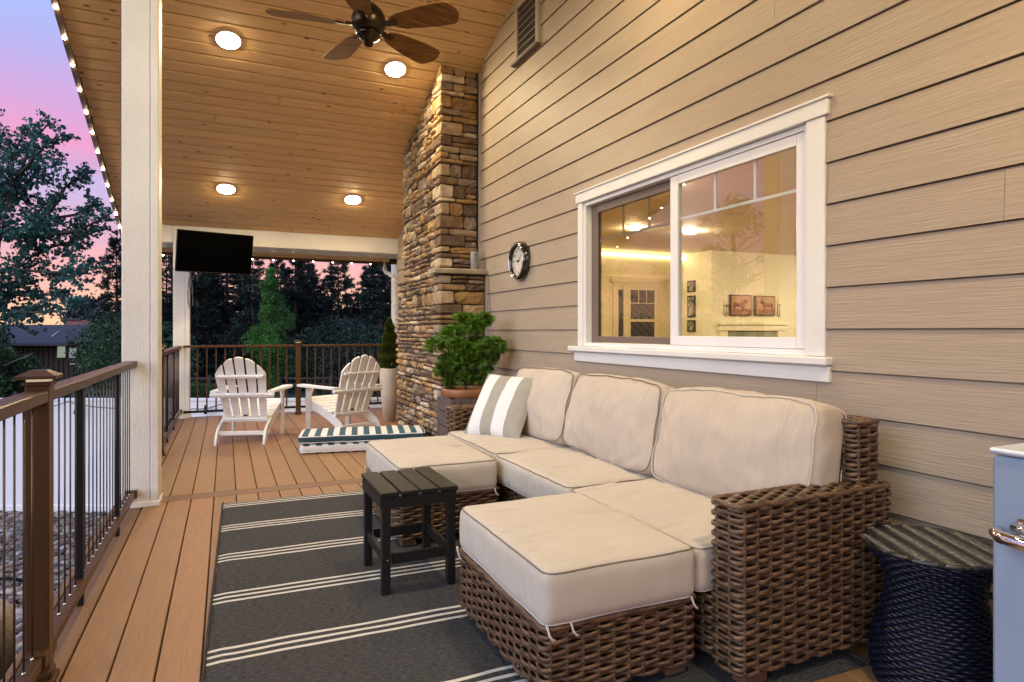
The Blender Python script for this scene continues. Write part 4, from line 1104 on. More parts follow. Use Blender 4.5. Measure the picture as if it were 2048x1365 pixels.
# throw pillow
def pillow():
    n = 30; S = .24; V = []; F = []
    for side in (1, -1):
        for j in range(n+1):
            for i in range(n+1):
                a, b = i/n*2-1, j/n*2-1
                e = (1-abs(a)**2.6)*(1-abs(b)**2.6); th = .075*max(0, e)**.55
                k = 1-.05*(1-abs(b)**2)*abs(a)**3; k2 = 1-.05*(1-abs(a)**2)*abs(b)**3
                nn = noise.noise_vector(Vector((a*2, b*2, side)))*.006*e
                V.append((a*S*k+nn.x, b*S*k2+nn.y, side*th+nn.z+(.004*noise.noise(Vector((a*7, b*7, 3)))*e)))
    W1 = n+1; o = W1*W1
    for j in range(n):
        for i in range(n):
            a = j*W1+i; F.append((a, a+1, a+W1+1, a+W1)); F.append((o+a, o+a+W1, o+a+W1+1, o+a+1))
    g, w = (.36, .335, .28), (.74, .74, .72)
    m = bands('striped pillow cloth', 0, [-.20, -.085, .015, .118], [g, w, g, w, g])
    Z = Vector((-.735, -.384, .525)).normalized()       # pillow faces the open side and the camera
    X = Vector((.463, -.886, -.02)); X = (X-Z*X.dot(Z)).normalized(); Y = Z.cross(X)
    M = Matrix((X, Y, Z)).transposed().to_4x4(); M.translation = (1.725, 3.965, .635)
    t = MB().add(V, F, True).obj('throw_pillow', m); t.matrix_world = M
    tag(t, 'square pillow with wide grey and white stripes on the sofa', 'pillow')
    p = MB().box(.205, .222, -.228, -.212, -.003, .003).obj('sewn_tag', m_ink, None); p.parent = t
pillow()

# ------------------------------------------------------------------ small black side table
st = thing('side_table', 'small black slatted side table on the rug', 'table', (.78, 2.91, .008))
x0, x1, y0, y1, zt = .60, .957, 2.69, 3.125, .452
w = (x1-x0)/4
for i in range(4): MB().box(x0+i*w+.004, x0+(i+1)*w-.004, y0, y1, zt-.02, zt, .003).obj('slat', m_char, st, origin='c')
L_ = .0185
for lx in (x0+.012, x1-.012-2*L_):
    for ly in (y0+.012, y1-.012-2*L_): MB().box(lx, lx+2*L_, ly, ly+2*L_, .009, zt-.021, .002).obj('leg', m_char, st, origin='c')
MB().box(x0+.018, x1-.018, y0+.006, y0+.012, zt-.07, zt-.022).box(x0+.018, x1-.018, y1-.012, y1-.006, zt-.07, zt-.022).box(x0+.006, x0+.012, y0+.018, y1-.018, zt-.07, zt-.022).box(x1-.012, x1-.006, y0+.018, y1-.018, zt-.07, zt-.022).obj('apron', m_char, st)
for a in (y0+.022, y1-.042): MB().box(x0+.058, x1-.058, a, a+.02, .135, .18, .002).obj('stretcher', m_char, st, origin='c')
for a in (x0+.022, x1-.042): MB().box(a, a+.02, y0+.058, y1-.058, .135, .18, .002).obj('stretcher', m_char, st, origin='c')
MB().lathe([(.004, 0), (.0035, .002), (.001, .0025)], 8, M=Matrix.Translation((x0+.035, y0+.0115, .158)) @ Matrix.Rotation(math.pi/2, 4, 'X')).obj('bolt', m_steel, st)

# ------------------------------------------------------------------ hourglass wicker stool
SX, SYY = 2.095, 1.30
stl = thing('wicker_stool', 'hourglass dark navy wicker stool between the sofa arm and the cooler', 'stool', (SX, SYY, .001))
prof = [(0, .170), (.05, .182), (.11, .184), (.17, .170), (.24, .148), (.30, .136), (.35, .138), (.39, .157), (.42, .180), (.445, .195)]
def pr(z):
    for (a, ra), (b, rb) in zip(prof, prof[1:]):
        if z <= b: t = (z-a)/(b-a); t = t*t*(3-2*t); return ra+(rb-ra)*t
    return prof[-1][1]
VV = []; FF = []; base = 0; n = 200; sides = 5; th = np.arange(sides)*2*math.pi/sides; k = np.arange(n); an = 2*math.pi*k/n
for r in range(42):
    z = .010+r*.0104; ph = math.pi*k/4+math.pi*(r % 2)+r*.25; R0 = pr(z)+.0035*np.sin(ph)
    ring = np.zeros((n, sides, 3)); rr = R0[:, None]+.0035*np.cos(th)[None]
    ring[:, :, 0] = SX+rr*np.cos(an)[:, None]; ring[:, :, 1] = SYY+rr*np.sin(an)[:, None]; ring[:, :, 2] = (z+.0012*np.cos(ph))[:, None]+.0056*np.sin(th)[None]
    VV.append(ring.reshape(-1, 3)); i0 = k; j0 = (k+1) % n
    for q in range(sides): q2 = (q+1) % sides; FF.append(np.stack([i0*sides+q, j0*sides+q, j0*sides+q2, i0*sides+q2], 1)+base)
    base += n*sides
o = fastmesh('body_weave', np.concatenate(VV), np.concatenate(FF), m_navy, stl, True, WORLD[stl.name]); o['kind'] = 'stuff'
MB().lathe([(max(.01, r-.006), z) for z, r in prof], 40, (SX, SYY, 0)).obj('body_core', m_wcore, stl)
tp = MB(); tp2 = MB(); d1 = Vector((math.cos(R(62)), math.sin(R(62)), 0)); d2 = Vector((-d1.y, d1.x, 0)); nb = 12
for i in range(nb):
    c = (-1+2*(i+.5)/nb)*.195; half = math.sqrt(max(.0004, .197**2-c*c)); s = -half
    big = i % 2
    while s < half:
        p0 = Vector((SX, SYY, .452+(.002 if big else -.001)))+d1*s+d2*(c-.0165); p1 = Vector((SX, SYY, .452+(.002 if big else -.001)))+d1*(s+.011*(1 if big else -1))+d2*(c+.0165)
        (tp if big else tp2).tube([tuple(p0), tuple((p0+p1)/2+Vector((0, 0, .004))), tuple(p1)], .0036, 5, caps=False); s += .0088
o = tp.obj('top_weave', mat('pale charcoal strand', (.085, .083, .08), .25, var=.3, ns=50), stl, kind='stuff'); tp2.obj('top_weave', m_navytop, stl, kind='stuff')
MB().lathe([(.192, .440), (.203, .445), (.205, .452), (.197, .459), (.188, .456)], 64, (SX, SYY, 0), wob=.012).obj('rim', m_navytop, stl)
MB().lathe([(.19, .445), (.001, .4455)], 40, (SX, SYY, 0)).obj('top_core', m_wcore, stl)

# ------------------------------------------------------------------ blue cooler
fx0 = 1.846
fr = thing('blue_cooler', 'pale blue metal cooler with chrome latch at the right edge', 'cooler', (2.08, .72, 0))
MB().box(fx0, XW-.05, .40, .998, .03, .822, .008).obj('cabinet', m_fridge, fr)
MB().box(fx0-.006, XW-.045, .394, 1.004, .826, .842, .006).obj('lid', mat('pale lid', (.55, .63, .72), .3), fr)
for x in (fx0+.03, XW-.13):
    for y in (.44, .90): MB().box(x, x+.05, y, y+.05, .001, .03).obj('foot', m_black, fr, origin='c')
Ml = Matrix.Translation((fx0, .95, .64))
MB().box(-.014, 0, -.20, -.012, -.028, .032, .006, Ml).obj('latch_plate', m_chrome, fr)
hb = [(fx0-.010, .975, .632), (fx0-.030, .973, .628), (fx0-.044, .955, .624), (fx0-.048, .90, .620), (fx0-.048, .80, .616), (fx0-.040, .72, .614)]
MB().tube(hb, [.010, .014, .017, .018, .018, .014], 12).tube([(fx0-.02, .935, .65), (fx0-.036, .90, .652), (fx0-.036, .80, .652)], .012, 10).obj('latch_handle', m_chrome, fr)

# ------------------------------------------------------------------ adirondack chairs
def chair(label):
    t = thing('adirondack_chair', label, 'chair', (0, 0, 0), 'white chairs at the far railing')
    side = [(0, 0), (.055, 0), (.10, .035), (.16, .095), (.30, .155), (.50, .215), (.80, .285), (.815, .36), (.78, .372), (.62, .335), (.45, .29), (.30, .245), (.20, .21), (.10, .165), (.045, .11), (.01, .05)]
    for x in (-.245, .222): MB().prism(side, x, x+.023, 'x').obj('stringer', m_poly, t)
    for x in (-.272, .249): MB().box(x, x+.023, .665, .755, 0, .512, .004).obj('front_leg', m_poly, t)
    for s in (-1, 1):
        MB().prism([(.665, .512), (.60, .512), (.655, .40), (.665, .30)], s*.262-.012, s*.262+.012, 'x').obj('arm_bracket', m_poly, t)
        a = [(.245, .10), (.245, .80), (.27, .83), (.32, .835), (.355, .80), (.362, .70), (.35, .52), (.325, .30), (.315, .10)]
        MB().prism([(s*p, q) for p, q in (a if s > 0 else a[::-1])], .514, .537, 'z').obj('arm', m_poly, t)
    # back: five fanned slats, leaning back
    yb, zb = .245, .235; yt, zt_ = -.035, .885
    D = Vector((0, yt-yb, zt_-zb)); Lb = D.length; D.normalize(); Nn = Vector((0, D.z, -D.y))
    tops = [.86, .955, 1.0, .955, .86]
    for i in range(5):
        xb = (i-2)*.086; xt = (i-2)*.108; wb = .033; wt = .0415; Lh = Lb
        P0 = Vector((xb, yb, zb)); P1 = Vector((xt, yb, zb))+D*Lh
        dirn = (P1-P0).normalized(); X = Vector((1, 0, 0))
        o = []
        o.append(P0-X*wb); o.append(P0+X*wb)
        # rounded top following the fan arc
        for k in range(7):
            u = k/6*2-1; xa = abs(xt-u*wt); dz = -Lb*.27*(xa/.262)**2.1-.006*u*u
            o.append(P1+X*(-u*wt)+dirn*dz)
        v = [tuple(p+Nn*.010) for p in o]+[tuple(p-Nn*.010) for p in o]; m = len(o)
        f = [tuple(range(m)), tuple(range(m, 2*m))[::-1]]+[(k, m+k, m+(k+1) % m, (k+1) % m) for k in range(m)]
        MB().add(v, f).obj('back_slat', m_poly, t)
    def brace(s, half, h, thk, nm='back_brace'):
        c = Vector((0, yb, zb))+D*(Lb*s)-Nn*.0105; 
        Mx = Matrix((Vector((1, 0, 0)), -Nn, D)).transposed().to_4x4(); Mx.translation = c
        MB().box(-half, half, 0, thk, -h/2, h/2, .004, Mx).obj(nm, m_poly, t)
    brace(.71, .225, .030, .035); brace(.415, .315, .034, .042); brace(.0, .225, .036, .03)
    for i in range(6):
        y = .285+i*.087; z = .243+(y-.30)*.255
        Ms = Matrix.Translation((0, y, z)) @ Matrix.Rotation(math.atan(.255), 4, 'X')
        MB().box(-.25, .25, 0, .078, 0, .020, .004, Ms).obj('seat_slat', m_poly, t)
    MB().box(-.222, .222, .075, .098, .085, .128, .004).obj('stretcher', m_poly, t)
    MB().box(-.222, .222, .63, .65, .20, .27, .004).obj('stretcher', m_poly, t)
    e = Vector((0, yb, zb))+D*.045-Nn*.0115
    Mx = Matrix((Vector((1, 0, 0)), D, Nn)).transposed().to_4x4(); Mx.translation = e
    MB().lathe([(.024, 0), (.024, -.0015), (.001, -.002)], 20, M=Mx @ Matrix.Diagonal((1, .42, 1, 1))).obj('badge', m_ink, t)
    return t
c1 = chair('left white slatted garden chair facing the yard, seen from behind')
c1.location = (.122, 6.91, 0); c1.rotation_euler = (0, 0, R(-17))
c2 = copy_tree(c1); c2['label'] = 'right white slatted garden chair angled towards the left, behind the striped cushions'
c2.location = (1.375, 6.98, 0); c2.rotation_euler = (0, 0, R(23))

# ------------------------------------------------------------------ striped cushions stacked on the deck
nav, wh = (.055, .115, .155), (.74, .74, .72)
per = .112
m_str = bands('navy and white awning stripe', 0, [per/2], [nav, wh], period=per)
m_navf = fabric('navy canvas', (.035, .075, .105))
m_whf = fabric('white canvas side', wh)
def stripe_cushion(z, h, dx, dy, yaw, side, label, parts):
    t = thing('striped_cushion', label, 'cushion', (1.245+dx, 6.27+dy, z), 'striped lounge cushions stacked on the deck')
    W_, D_ = 1.17, .46
    V, F = cushion_mesh(W_, D_, h, .022, .010, (40, 20, 6), 7+z*50, .004)
    MB().add([(p[0]+t.location.x, p[1]+t.location.y, p[2]+t.location.z+h/2) for p in V], F, True).obj('cover', m_str, t)
    # plain boxing band round the sides
    P, Nn, tot = rect_path(-W_/2-.004, W_/2+.004, -D_/2-.004, D_/2+.004, .03, 160); k = h*.5-.014
    bv = []; bf = []
    for i in range(160):
        nn = noise.noise_vector(Vector((P[i][0]*4+7+z*50, P[i][1]*4-7-z*50, 0)))*.004
        for zz, push in ((h/2-k, .0), (h/2, .008), (h/2+k, .0)):
            bv.append((P[i][0]+Nn[i][0]*push+nn.x+t.location.x, P[i][1]+Nn[i][1]*push+nn.y+t.location.y, zz+t.location.z))
    for i in range(160):
        j = (i+1) % 160
        for q in (0, 1): bf.append((i*3+q, j*3+q, j*3+q+1, i*3+q+1))
    MB().add(bv, bf, True).obj('side_band', side, t)
    for zz in (h/2-k, h/2+k):
        MB().tube([(p[0]+t.location.x, p[1]+t.location.y, p[2]+t.location.z+h/2) for p in piping_pts(W_+.004, D_+.004, zz-h/2, .02, .03, 7+z*50, .004)], .005, 6, closed=True).obj('piping', m_white, t)
    t.rotation_euler = (0, 0, yaw); return t
stripe_cushion(.003, .082, 0, 0, R(-10), m_whf, 'lower striped cushion with white side band, under the navy edged one', 1)
stripe_cushion(.090, .082, -.01, .005, R(-10.8), m_navf, 'upper striped cushion with navy side band on top of the stack', 1)

# ------------------------------------------------------------------ tall planter with dwarf spruce
PX, PY = 1.905, 8.0
o = thing('tall_planter', 'tall cream tapered planter standing beside the chimney', 'planter', (PX, PY, 0))
MB().lathe([(.068, 0), (.074, .004), (.100, .25), (.122, .50), (.130, .66), (.130, .672), (.118, .672), (.112, .62)], 40, (PX, PY, 0)).obj('pot', m_planter, o)
MB().lathe([(.113, .64), (.001, .645)], 20, (PX, PY, 0)).obj('soil', m_soil, o)
def spruce():
    t = thing('dwarf_spruce', 'narrow olive green dwarf conifer growing in the tall cream planter', 'shrub', (PX, PY, .645))
    MB().tube([(PX, PY, .64), (PX, PY, 1.2)], .01, 6).obj('trunk', m_bark, t)
    rg = np.random.default_rng(5); n = 26000
    z = rg.random(n)**.85; R0 = .135*(1-z)**.62*(1+.22*np.sin(z*31+rg.uniform(0, .6, n)))*np.clip(z*9+.35, 0, 1)
    a = rg.uniform(0, 6.283, n); rr = R0*np.sqrt(rg.uniform(.15, 1, n))*(1+.18*np.sin(a*3+z*12))
    c = np.stack([PX+rr*np.cos(a), PY+rr*np.sin(a), .67+z*.63], 1)
    d = np.stack([np.cos(a)*.9, np.sin(a)*.9, rg.uniform(.1, .9, n)], 1)+rg.normal(0, .35, (n, 3)); d /= np.linalg.norm(d, axis=1)[:, None]
    s = np.cross(d, rg.normal(size=(n, 3))); s /= np.linalg.norm(s, axis=1)[:, None]
    L = rg.uniform(.014, .028, n)[:, None]; w = .0026
    V = np.stack([c-s*w, c+s*w, c+d*L+s*w*.4, c+d*L-s*w*.4], 1).reshape(-1, 3); F = np.arange(n*4).reshape(-1, 4)
    fastmesh('crown', V, F, m_conif, t, origin=(PX, PY, .645))['kind'] = 'stuff'
spruce()

# ------------------------------------------------------------------ potted laceleaf shrub by the sofa
QX, QY = 1.925, 5.25
bx_ = thing('plant_stand', 'grey weathered wooden box stand under the terracotta pot', 'stand', (QX, QY, 0))
for sx in (-.2, .158):
    for sy_ in (-.19, .148): MB().box(QX+sx, QX+sx+.042, QY+sy_, QY+sy_+.042, 0, .565, .003).obj('leg', m_wood, bx_, origin='c')
for s, (a, b) in enumerate(((-.186, -.170), (.170, .186))):
    for z in (.06, .19, .32, .45): MB().box(QX-.157, QX+.157, QY+a, QY+b, z, z+.122, .003).obj('plank', m_wood, bx_, origin='c')
for (a, b) in ((-.196, -.180), (.180, .196)):
    for z in (.06, .19, .32, .45): MB().box(QX+a, QX+b, QY-.147, QY+.147, z, z+.122, .003).obj('plank', m_wood, bx_, origin='c')
MB().box(QX-.17, QX+.17, QY-.16, QY+.16, .44, .46).obj('shelf', m_wood, bx_, origin='c')
po = thing('terracotta_pot', 'wide rimmed terracotta pot sitting in the wooden stand', 'pot', (QX, QY, .47))
MB().lathe([(.12, 0), (.155, .085), (.176, .100), (.190, .108), (.204, .125), (.207, .172), (.198, .184), (.178, .180), (.168, .15), (.162, .13)], 44, (QX, QY, .462)).obj('bowl', m_terra, po)
MB().lathe([(.168, .612), (.001, .618)], 24, (QX, QY, 0), wob=.03).obj('soil', m_soil, po)
def laceleaf():
    t = thing('laceleaf_shrub', 'bright green feathery shrub growing in the terracotta pot', 'shrub', (QX, QY, .615))
    # lobes measured as offsets (x along the view plane, height)
    s, c = math.sin(YAW), math.cos(YAW)
    lobes = [(945, 650, .0, .13), (905, 668, .05, .11), (872, 690, -.05, .10), (900, 720, .06, .10), (965, 640, .04, .10), (985, 690, -.06, .11), (955, 690, .10, .13), (935, 700, -.10, .12),
             (975, 715, 0, .10), (915, 690, -.12, .10), (880, 745, 0, .055), (905, 745, .05, .09), (965, 740, .05, .09), (925, 635, -.03, .07), (1000, 700, .0, .06), (925, 720, -.05, .10), (890, 735, -.04, .08), (950, 722, -.05, .09), (925, 752, .0, .075), (955, 758, .03, .06), (900, 765, .05, .05)]
    rg = np.random.default_rng(9); V = []; F = []; k = 0
    cs = []
    tr = MB()
    base = Vector((QX, QY, .61))
    mid = base+Vector((-.01, 0, .16))
    tr.tube([tuple(base), tuple(base+Vector((.012, .01, .08))), tuple(mid)], [.014, .011, .010], 7)
    f0 = QX*s+QY*c
    for (u, v, df, r) in lobes:
        p = at(u, v, f0+df); cs.append((p, r))
        m1 = mid.lerp(p, .5)+Vector((rg.normal()*.02, rg.normal()*.02, -.02)); tr.tube([tuple(mid), tuple(m1), tuple(p)], [.007, .005, .002], 5)
    for p, r in cs:
        r *= 1.05; nleaf = int(135*(r/.1)**2)
        for _ in range(nleaf):
            d = rg.normal(size=3); d /= np.linalg.norm(d); q = np.array(p)+d*r*.9*np.array([1, 1, .6])*rg.uniform(.45, 1.0)
            q[0] = min(q[0], XW-.035)
            ax = d*.7+np.array([0, 0, .5])+rg.normal(0, .3, 3); ax /= np.linalg.norm(ax)
            sx = np.cross(ax, rg.normal(size=3)); sx /= np.linalg.norm(sx); nz_ = np.cross(sx, ax)
            Ll = rg.uniform(.036, .066)
            for a in (-1.25, -.8, -.4, 0, .4, .8, 1.25):
                dd = ax*math.cos(a)+sx*math.sin(a)-nz_*.12; L1 = Ll*(1-.32*abs(a)/1.25); w = sx*math.cos(a)-ax*math.sin(a); w = w*L1*.10
                tip = q+dd*L1-np.array([0, 0, .25*L1]); m = q+dd*L1*.5
                if tip[0] > XW-.02 : continue
                V += [q, m+w, tip, m-w]; F.append((k, k+1, k+2, k+3)); k += 4
    fastmesh('crown', np.array(V), np.array(F), m_maple, t, origin=(QX, QY, .615))['kind'] = 'stuff'
    tr.obj('trunk', m_bark, t)
laceleaf()

# ------------------------------------------------------------------ trees and yard
def leaves(cs, n, size, mat_, parent, origin, rg, flat=(1, 1, .8), shape='round', edge=.25):
    """cs: list of (centre, radius); roughly n leaves over all"""
    vol = np.array([r**2 for _, r in cs]); vol = vol/vol.sum(); cnt = rg.multinomial(n, vol); C = []
    for (p, r), m in zip(cs, cnt):
        d = rg.normal(size=(m, 3)); d /= np.linalg.norm(d, axis=1)[:, None]
        C.append(np.array(p)[None]+d*(r*rg.uniform(edge, 1, m)**.6)[:, None]*np.array(flat))
    C = np.concatenate(C); m = len(C)
    a = rg.normal(size=(m, 3)); a[:, 2] -= .4; a /= np.linalg.norm(a, axis=1)[:, None]; b = np.cross(a, rg.normal(size=(m, 3))); b /= np.linalg.norm(b, axis=1)[:, None]
    s = size*rg.uniform(.65, 1.25, m)[:, None]
    if shape == 'round':
        V = np.stack([C-a*s*.5, C-a*s*.15+b*s*.42, C+a*s*.28+b*s*.30, C+a*s*.58, C+a*s*.28-b*s*.30, C-a*s*.15-b*s*.42], 1).reshape(-1, 3); F = np.arange(m*6).reshape(-1, 6)
    else:
        V = np.stack([C-a*s*.5, C+b*s*.22, C+a*s*.5, C-b*s*.22], 1).reshape(-1, 3); F = np.arange(m*4).reshape(-1, 4)
    o = fastmesh('crown', V, F, mat_, parent, origin=origin); o['kind'] = 'stuff'; return o

def aspen(name, label, base, limbs, f0, nleaf, size, seed, mat_=m_aspen, f1=1.0):
    """limbs: lists of photo-plane points with clump radius, all at about f0 metres"""
    rg = np.random.default_rng(seed); t = thing(name, label, 'tree', tuple(base)); tr = MB(); cs = []
    top = Vector(base)
    for lb in limbs:
        df = rg.uniform(-1, 1)*f1
        pts = [at(u, v, f0+df*(i+1)/len(lb)) for i, (u, v, r) in enumerate(lb)]
        rads = [lb[i][2] for i in range(len(lb))]
        n = len(pts); tr.tube([tuple(p) for p in pts], [.026*(1-i/n)+.005 for i in range(n)], 6)
        for i in range(n):
            if rads[i] <= 0: continue
            fw = (pts[i]-pts[i-1]).normalized() if i else Vector((0, 0, 1))
            for _ in range(int(4+rads[i]*26)):
                dr = (fw*rg.uniform(.2, 1.1)+Vector(rg.normal(0, .62, 3))).normalized(); Lt = rads[i]*rg.uniform(.6, 2.0); st = pts[i]+Vector(rg.normal(0, rads[i]*.18, 3))
                en = st+dr*Lt; tr.tube([tuple(st), tuple(en)], [.006, .0025], 3, caps=False)
                for q in range(1+int(Lt/.085)): cs.append((st.lerp(en, (q+1)/(1+int(Lt/.085)))+Vector(rg.normal(0, .02, 3)), .035+.05*rg.random()))
    leaves(cs, nleaf, size, mat_, t, tuple(base), rg, edge=.02)
    tr.obj('trunk', m_bark, t)
    return t
b = at(-60, 900, 11.5); b.z = -1.8
tr_limbs = [
    [(-60, 1030, 0), (-40, 800, 0), (-15, 600, .5), (0, 480, .6), (20, 380, .5), (30, 310, .35), (45, 270, .22)],
    [(20, 400, .3), (50, 320, .22), (75, 272, .18), (95, 250, .13), (58, 290, .15)],
    [(40, 350, .2), (90, 290, .16), (125, 278, .12)],
    [(30, 360, .2), (70, 315, .2), (100, 318, .12), (108, 328, .08)],
    [(40, 400, .35), (70, 345, .2), (90, 358, .12)],
    [(60, 470, .4), (110, 410, .30), (130, 375, .22), (160, 352, .16), (172, 348, .08)],
    [(90, 440, .3), (150, 430, .24), (175, 415, .2), (188, 410, .08)],
    [(100, 470, .35), (160, 460, .25), (200, 440, .18), (215, 430, .07)],
    [(150, 470, .2), (190, 462, .16), (214, 458, .08)],
    [(80, 500, .45), (120, 490, .38), (150, 490, .2)],
    [(40, 540, .5), (100, 545, .4), (140, 545, .24), (165, 538, .18), (182, 525, .10)],
    [(30, 590, .4), (70, 590, .35), (105, 590, .22), (130, 600, .15), (146, 604, .08)],
    [(10, 620, .3), (50, 625, .22), (90, 626, .13), (120, 622, .09)],
    [(-40, 560, .6), (-10, 430, .6), (0, 330, .35)], [(-60, 480, .7), (-90, 380, .7), (-60, 300, .5)], [(-30, 640, .4), (10, 640, .15)], [(-120, 520, .8), (-160, 420, .7)]]
aspen('aspen_tree', 'large dark leafy tree spreading in from the left edge above the railing', b, tr_limbs, 11.5, 19000, .062, 2)

# low bushes beyond the fence on the left
def bush(name, label, cs, n, size, mat_, seed, shape='leaf', cat='bush', flat=(1, 1, .8)):
    c0 = sum((Vector(p) for p, r in cs), Vector((0, 0, 0)))/len(cs); base = (c0.x, c0.y, -1.8)
    t = thing(name, label, cat, base); rg = np.random.default_rng(seed)
    leaves(cs, n, size, mat_, t, base, rg, shape=shape, flat=flat, edge=.45)
    tr = MB()
    for p, r in cs: tr.tube([(c0.x, c0.y, -1.85), tuple(Vector((c0.x, c0.y, -1)).lerp(Vector(p), .6)), tuple(p)], [.04, .02, .006], 5)
    tr.obj('stems', m_bark, t); return t
bush('shrub', 'dense green shrub behind the white fence at the left edge', [(at(u, v, f), r) for u, v, f, r in [(-90, 690, 13, 1.0), (-25, 735, 13.2, .62), (30, 750, 13, .5), (70, 768, 13.4, .42), (20, 785, 12.6, .5), (-40, 790, 12.6, .7), (100, 785, 12.8, .36), (0, 715, 12.4, .30), (52, 728, 12.6, .25), (90, 750, 12.6, .22)]], 9000, .075, m_bush, 4, 'round')
st_ = MB().tube([tuple(at(8, 732, 12.2)), tuple(at(30, 722, 12.2)), tuple(at(58, 712, 12.2)), tuple(at(66, 706, 12.2))], [.008, .012, .014, .01], 6).obj('bare_branch', m_barkp)
tag(st_, 'pale bare branch crossing the green shrub', 'branch')
bush('shrub', 'shadowy green shrub right of the brown house', [(at(u, v, f), r) for u, v, f, r in [(215, 690, 19, 1.1), (235, 725, 18.5, 1.0), (205, 740, 18, .7), (245, 670, 19, .9), (330, 730, 18, 1.0), (330, 690, 19, .9)]], 6000, .10, m_bush, 5)
bush('shrub', 'low bright shrub behind the left end of the far railing', [(at(u, v, f), r) for u, v, f, r in [(395, 785, 13.5, .32), (415, 790, 13.4, .28), (375, 790, 13.4, .3)]], 2600, .05, leafmat('lit shrub leaf', (.06, .15, .03)), 6)
bush('shrub', 'wide dusky shrub mass behind the right white chair', [(at(u, v, f), r) for u, v, f, r in [(640, 700, 20, 1.0), (680, 680, 20.5, 1.0), (725, 700, 20, 1.1), (770, 720, 20, 1.0), (620, 745, 19.5, .8), (700, 745, 19, 1.0), (760, 760, 19, .8), (650, 770, 18.8, .5)]], 11000, .11, leafmat('dusky shrub leaf', (.020, .050, .026)), 7)

# columnar tree with fresh leaves
def columnar():
    base = at(540, 662, 13); base.z = -1.8
    t = thing('columnar_tree', 'slender bright green tree between the chairs beyond the railing', 'tree', tuple(base)); rg = np.random.default_rng(8); cs = []
    for v, w in ((548, .05), (562, .10), (578, .16), (596, .22), (615, .30), (634, .38), (655, .46), (675, .48), (695, .48), (715, .44), (738, .38), (760, .32), (782, .26), (805, .20), (825, .14)):
        for _ in range(7):
            p = at(543+rg.uniform(-1, 1)*2, v+rg.uniform(-9, 9), 13); a = rg.uniform(0, 6.28); q = w*rg.uniform(.2, .95)
            cs.append((p+Vector((math.cos(a)*q, math.sin(a)*q, 0)), .10+w*.22))
    leaves(cs, 17000, .055, m_col, t, tuple(base), rg, shape='leaf', edge=.2)
    MB().tube([(base.x, base.y, -1.8), (base.x+.03, base.y, 0), (base.x, base.y, 2.2)], [.06, .045, .01], 8).obj('trunk', m_bark, t)
columnar()

# conifers
def pine_mesh(name, h, rb, seed, dens=1.0, open_=0.0, sz=1.0):
    rg = np.random.default_rng(seed); C = []; D = []
    tr = MB(); tr.tube([(0, 0, 0), (.05, 0, h*.5), (0, 0, h)], [h*.016, h*.010, .01], 6)
    tiers = int(h*4.2*dens)
    for i in range(tiers):
        z = h*(.08+.92*i/tiers); rel = z/h; L0 = rb*(1-rel)**.75*(1+open_*rg.uniform(-.5, .35))+.12; nb_ = rg.integers(4, 8)
        for k in range(nb_):
            a = rg.uniform(0, 6.283); L = L0*rg.uniform(.6, 1.12); up = rg.uniform(-.10, .32)
            tr.tube([(0, 0, z), (math.cos(a)*L*.6, math.sin(a)*L*.6, z+up*L*.45), (math.cos(a)*L, math.sin(a)*L, z+up*L)], [.025, .014, .004], 3, caps=False)
            m = int(26*L/1.2+6)
            s = rg.uniform(.22, 1, m)**.8; sp = (1.05-s)*.30*L*.9+.05
            lat = rg.normal(0, 1, m)*sp*.6
            x = math.cos(a)*L*s-math.sin(a)*lat; y = math.sin(a)*L*s+math.cos(a)*lat; zz = z+up*L*s+rg.normal(0, .05, m)
            C.append(np.stack([x, y, zz], 1)); dd = np.stack([np.full(m, math.cos(a))-math.sin(a)*lat, np.full(m, math.sin(a))+math.cos(a)*lat, rg.uniform(-.2, .8, m)], 1); D.append(dd)
    C = np.concatenate(C); D = np.concatenate(D)
    C = np.repeat(C, 4, 0); D = np.repeat(D, 4, 0)+rg.normal(0, .55, (len(C), 3)); m = len(C)
    D /= np.linalg.norm(D, axis=1)[:, None]; S = np.cross(D, rg.normal(size=(m, 3))); S /= np.linalg.norm(S, axis=1)[:, None]
    L = (.20*sz*rg.uniform(.6, 1.3, m))[:, None]; w = .022*sz
    V = np.stack([C-S*w*.5, C+D*L*.5-S*w, C+D*L, C+D*L*.5+S*w], 1).reshape(-1, 3); F = np.arange(m*4).reshape(-1, 4)
    return V, F, tr
protos = []
for k, (h, rb, sd_, dn, op) in enumerate(((9, 2.1, 21, 1, .5), (9, 2.4, 22, .8, 1.0), (9, 1.9, 23, 1.1, .3))):
    protos.append(pine_mesh('p', h, rb, sd_, dn, op))
pm = {}
def pine(u, top_v, f, kind, ws, label, material=m_needle, group='dark pines beyond the yard'):
    ztop = 1.15+(662-top_v)/1262*f; b_ = at(u, 662, f); h = ztop+2.2
    t = thing('pine_tree', label, 'tree', (b_.x, b_.y, -2.1), group)
    key = (kind, material.name)
    if key not in pm:
        V, F, tr = protos[kind]
        c_ = fastmesh('crown', V, F, material, None); c_['kind'] = 'stuff'; tk = tr.obj('trunk', m_bark, None); c_.parent = t; tk.parent = t; pm[key] = (c_, tk)
    else:
        for o in pm[key]:
            n_ = o.copy(); COL.objects.link(n_); n_.parent = t
    k = h/9; t.scale = (k*ws, k*ws, k); t.rotation_euler = (0, 0, random.uniform(0, 6.28)); return t
pine(232, 478, 27, 2, 1.0, 'pine rising just left of the big cream post', m_needle2)
pine(332, 498, 30, 0, 1.0, 'pine seen in the gap between the two cream posts', m_needle2)
pine(395, 480, 30, 1, 1.3, 'open branched pine left of centre beyond the far railing')
pine(455, 470, 32, 1, 1.25, 'open branched pine directly below the television')
pine(505, 505, 29, 1, 1.0, 'open branched pine behind the slender green tree, on its left')
pine(590, 500, 33, 0, 1.35, 'dense pine just right of the slender green tree')
